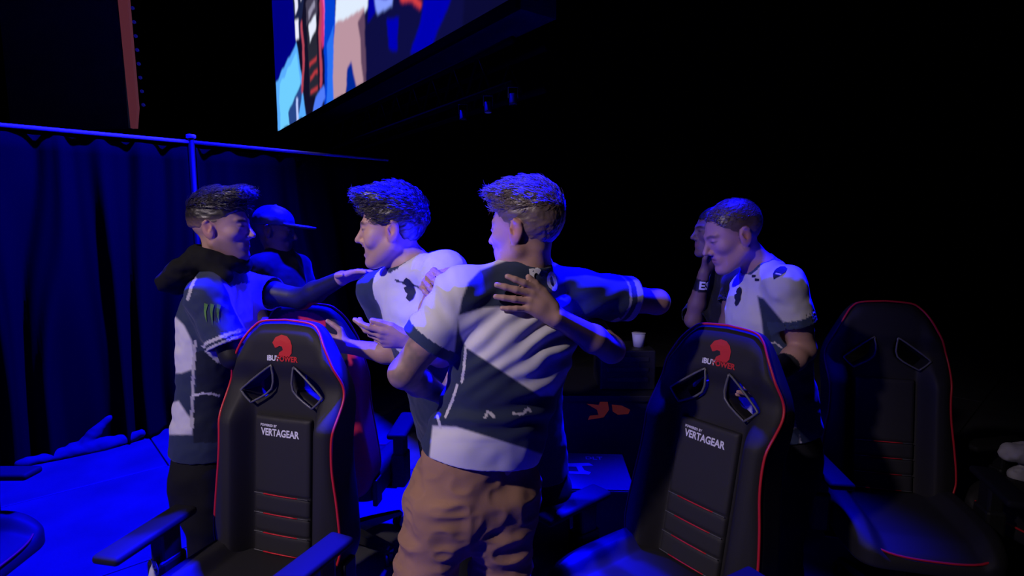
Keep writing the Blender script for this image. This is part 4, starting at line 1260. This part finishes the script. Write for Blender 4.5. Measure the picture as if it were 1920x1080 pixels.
L = person('person', 'man in black hood and dark jersey facing right beside the drape', dict(
    P=W(394, 830, 2.22), N=Ln, H=Lh, yp=-85, ys=-86, g=.93, h=.004, hj=.005, ht=.008, SL=SLl, EL=ELl, WL=WLl, SR=SRl, ER=ERl, WR=WRl, ak=1.05,
    hands=[dict(Wr=WLl, D=W(690, 508, 2.08) - WLl, T=(.1, -.9, .3), N=(.2, .2, -1), curl=(.08, .12, .1), spread=.08), dict(Wr=WRl, D=(1, .2, .1), T=(0, -.3, 1), N=(0, 1, 0))],
    skin=SKIN * (.92, .92, .95), haircol=(.02, .015, .013), fade=.93, fline=.010, hfade=(.0, .045), strands=(2400, .035, .0013, .3), strmin=.07, hair=hairL, hairlabel='dark quiff with clipped sides', beard=.35, jcol=colL, sr=(.070, .076), sl=dict(L=.55, R=.80), skinfn=skinL, tcol=(.014, .014, .016), ch=.02))
# hood of the sweatshirt bunched round the neck
off = L['off']; ho = []
ring = [Ln + lf * (.075 * math.cos(a)) + yawR(-88) * (.085 * math.sin(a)) + np.array([0, 0, .045 - .025 * math.cos(a)]) for a in np.linspace(0, 2 * math.pi, 17)]
for a, b in zip(ring[:-1], ring[1:]): ho.append(('u', cone(a, b, .030, .030), .02))
hb = Ln - lf * .115 + np.array([0, 0, .00])
ho += [('u', ell(hb + [0, 0, .0], np.array([yawR(-88), nrm(lf + np.array([0, 0, .55])), nrm(np.array([0, 0, 1]) - lf * .55)]), (.13, .10, .062)), .04),
       ('u', ell(hb - lf * .075 + [0, 0, -.045], np.array([yawR(-88), nrm(lf + np.array([0, 0, .3])), nrm(np.array([0, 0, 1]) - lf * .3)]), (.09, .06, .055)), .04),
       ('u', cone(Ln + yawR(-88) * .085 + [0, 0, .02], Ln + yawR(-88) * .11 + lf * .06 + [0, 0, -.02], .035, .03), .03),
       ('s', cone(Ln - lf * .02 + [0, 0, .0], Lh.p(0, -.03, 0), .058, .06), .01)]
Vo, Qo = field(ho, .006); Vo += normals(Vo, Qo) * (.007 * vnoise(Vo * np.array([18, 12, 30]), 6) + .004 * vnoise(Vo * 40, 2))[:, None]
obj('hood', mesh_np('hood', Vo - off, Qo, np.tile(hoodie, (len(Vo), 1))), cotton_m, L['root'])['label'] = 'black sweatshirt hood bunched behind the neck'
claw = [[(-.030 + d, .040), (-.018 + d, .036), (-.020 + d, .010), (-.014 + d, -.030 - e), (-.024 + d, -.004), (-.028 + d, .012)] for d, e in ((0, 0), (.020, .008), (.040, 0))]
decal(L, poly_mesh(claw), W(398, 590, 1.98), (1, 0, -.15), (.15, 0, 1), green_print, 'sleeve_emblem', 'green three stroke claw emblem', 1)

# ---------------- man looking down at right
Rn = W(1430, 508, 2.22); Rh = Head(W(1374, 442, 2.20), 92, -20, 0, 1.10)
SLr, ELr, WLr = W(1472, 532, 2.04), W(1506, 655, 2.05), W(1452, 706, 1.94)
SRr, ERr, WRr = W(1405, 540, 2.40), W(1415, 640, 2.36), W(1400, 690, 2.2)


def colR(V, N):
    c = np.tile(WHITE, (len(V), 1)); p = PX(V); z = V[:, 2] - Rn[2]
    softpoly(c, p, [(1420, 555), (1432, 560), (1455, 588), (1500, 640), (1500, 900), (1425, 900), (1432, 640), (1428, 600)], NAVY * 1.3)
    c[inpoly(p, [(1468, 742), (1505, 738), (1512, 770), (1500, 800), (1472, 810)])] = WHITE * .8
    rn = np.linalg.norm(np.cross(V - Rn, Rdir), axis=1); c[(rn < .080) & (z > -.01)] = NAVY * 2.2
    d = nrm(ELr - SLr); t = (V - SLr) @ d - np.linalg.norm(ELr - SLr) * .60; r = np.linalg.norm(np.cross(V - SLr, d), axis=1)
    c[(t > -.034) & (r < .1) & (V[:, 1] < 2.25)] = NAVY * 2
    c[dline(p, [(1440, 645), (1452, 642), (1466, 652)]) < 1.5] = WHITE
    return c


Rdir = nrm(Rh.p(0, -.02, -.05) - Rn)


def skinR(V, col):
    d = nrm(WLr - ELr); t = (V - ELr) @ d; k = (dline3(V, ELr, WLr) < .07) & (t > np.linalg.norm(WLr - ELr) * .52); col[k] = (.03, .03, .04)


R_ = person('person', 'short haired man in white jersey looking down behind a chair', dict(
    P=W(1458, 790, 2.26), N=Rn, H=Rh, yp=95, ys=97, g=1.0, h=.004, hj=.005, ht=.009, SL=SLr, EL=ELr, WL=WLr, SR=SRr, ER=ERr, WR=WRr, ak=1.08,
    hands=[dict(Wr=WLr, D=WLr - ELr, T=(-.3, -.8, .3), N=(.4, .6, 0)), dict(Wr=WRr, D=(-.8, -.3, -.2), T=(0, 0, 1), N=(0, 1, 0))],
    skin=SKIN * (1, .95, 1.), haircol=(.10, .065, .05), fade=.75, fline=-.05, hfade=(-.06, .05), strands=(1500, .012, .0010, .4), hair=hair_short(.007, .082, .0012, -.052, 0, .0025), eyeh=.003, hairlabel='very short brown hair', jcol=colR, sl=.60, sr=(.066, .076), ch=.035, skinfn=skinR, tcol=(.012, .012, .016)))
alien = [[(-.020, .010), (-.014, .026), (0, .032), (.014, .026), (.020, .010), (.014, -.014), (0, -.030), (-.014, -.014)]]
decal(R_, poly_mesh(alien), W(1460, 510, 1.95), (1, 0, -.45), (.45, 0, 1), navy_print, 'shoulder_emblem', 'black oval shoulder emblem', 1)
decal(R_, poly_mesh([[(-.010, .003), (.010, .003), (.010, -.002), (-.010, -.002)]]), W(1460, 515, 1.95), (1, 0, -.25), (.25, 0, 1), white_print, 'shoulder_emblem_mark', None, 1, .005)
decal(R_, poly_mesh(horse), W(1384, 556, 2.10), (.7, -.7, 0), (0, 0, 1), navy_print, 'chest_emblem', 'dark horse head chest emblem', 1)
for k, (a, b) in enumerate(((1428, 492), (1413, 503), (1414, 518), (1420, 525))):
    decal(R_, poly_mesh([[(-.012, .004), (.010, .006), (.012, -.002), (-.008, -.006)]]), W(a, b, 2.02), (.9, -.3, -.3), (.3, 0, 1), navy_print, 'collar_print', None, 1)

# ---------------- dim man in black behind him
Sn = W(1366, 505, 2.78)
S_ = dict(SL=W(1386, 532, 2.60), EL=W(1366, 606, 2.57), WL=W(1345, 690, 2.5), SR=W(1356, 528, 2.96), ER=W(1300, 600, 2.78), WR=W(1320, 512, 2.72))
def skinS(V, col):
    d = nrm(S_['WR'] - S_['ER']); t = (V - S_['ER']) @ d / np.linalg.norm(S_['WR'] - S_['ER']); k = (dline3(V, S_['ER'], S_['WR']) < .06) & (t > .64) & (t < .88); col[k] = (.012, .012, .014)
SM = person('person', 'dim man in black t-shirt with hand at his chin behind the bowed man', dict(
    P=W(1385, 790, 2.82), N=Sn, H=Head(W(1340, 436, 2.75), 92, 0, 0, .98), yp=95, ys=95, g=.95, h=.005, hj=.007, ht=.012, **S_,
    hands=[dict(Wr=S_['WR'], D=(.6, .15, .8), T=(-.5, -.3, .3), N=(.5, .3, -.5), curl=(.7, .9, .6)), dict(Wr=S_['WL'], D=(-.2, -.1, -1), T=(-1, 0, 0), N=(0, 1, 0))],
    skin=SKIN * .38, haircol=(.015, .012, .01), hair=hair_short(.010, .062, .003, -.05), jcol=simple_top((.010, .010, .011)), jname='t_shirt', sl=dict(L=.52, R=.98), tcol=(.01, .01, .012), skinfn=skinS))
dd = nrm(S_['WR'] - S_['ER'])
bodyb = bvh_of(*SM['body'])
decal(SM, text_mesh('ES', .055, .002), (S_['ER'] + (S_['WR'] - S_['ER']) * .76) + np.array([-.012, -.08, 0]), (1, 0, -.15), nrm(dd * (1, 0, 1)), white_print, 'wristband_lettering', 'white wristband lettering', 1, .003, bodyb)

# ---------------- man with the cap by the drape
Kn = W(524, 474, 3.32)
K_ = dict(SL=W(560, 500, 3.45), EL=W(588, 585, 3.45), WL=W(600, 650, 3.30), SR=W(488, 502, 3.15), ER=W(485, 590, 3.12), WR=W(520, 650, 3.05))


def capK(H):
    cap = cutp(H.E((0, -.012, .045), (.084, .108, .088)), H.p(0, 0, .030), -H.B[2] + H.B[1] * .10, .006)
    brim = cutp(cutp(H.E((0, .115, .046), (.078, .095, .045)), H.p(0, 0, .048), H.B[2], .004), H.p(0, 0, .036), -H.B[2], .004)
    return [('u', cap, .001), ('u', brim, .006), ('u', H.E((0, -.01, .132), (.008, .008, .006)), .004)], (lambda q, V: .001 * vnoise(q * 60, 1))


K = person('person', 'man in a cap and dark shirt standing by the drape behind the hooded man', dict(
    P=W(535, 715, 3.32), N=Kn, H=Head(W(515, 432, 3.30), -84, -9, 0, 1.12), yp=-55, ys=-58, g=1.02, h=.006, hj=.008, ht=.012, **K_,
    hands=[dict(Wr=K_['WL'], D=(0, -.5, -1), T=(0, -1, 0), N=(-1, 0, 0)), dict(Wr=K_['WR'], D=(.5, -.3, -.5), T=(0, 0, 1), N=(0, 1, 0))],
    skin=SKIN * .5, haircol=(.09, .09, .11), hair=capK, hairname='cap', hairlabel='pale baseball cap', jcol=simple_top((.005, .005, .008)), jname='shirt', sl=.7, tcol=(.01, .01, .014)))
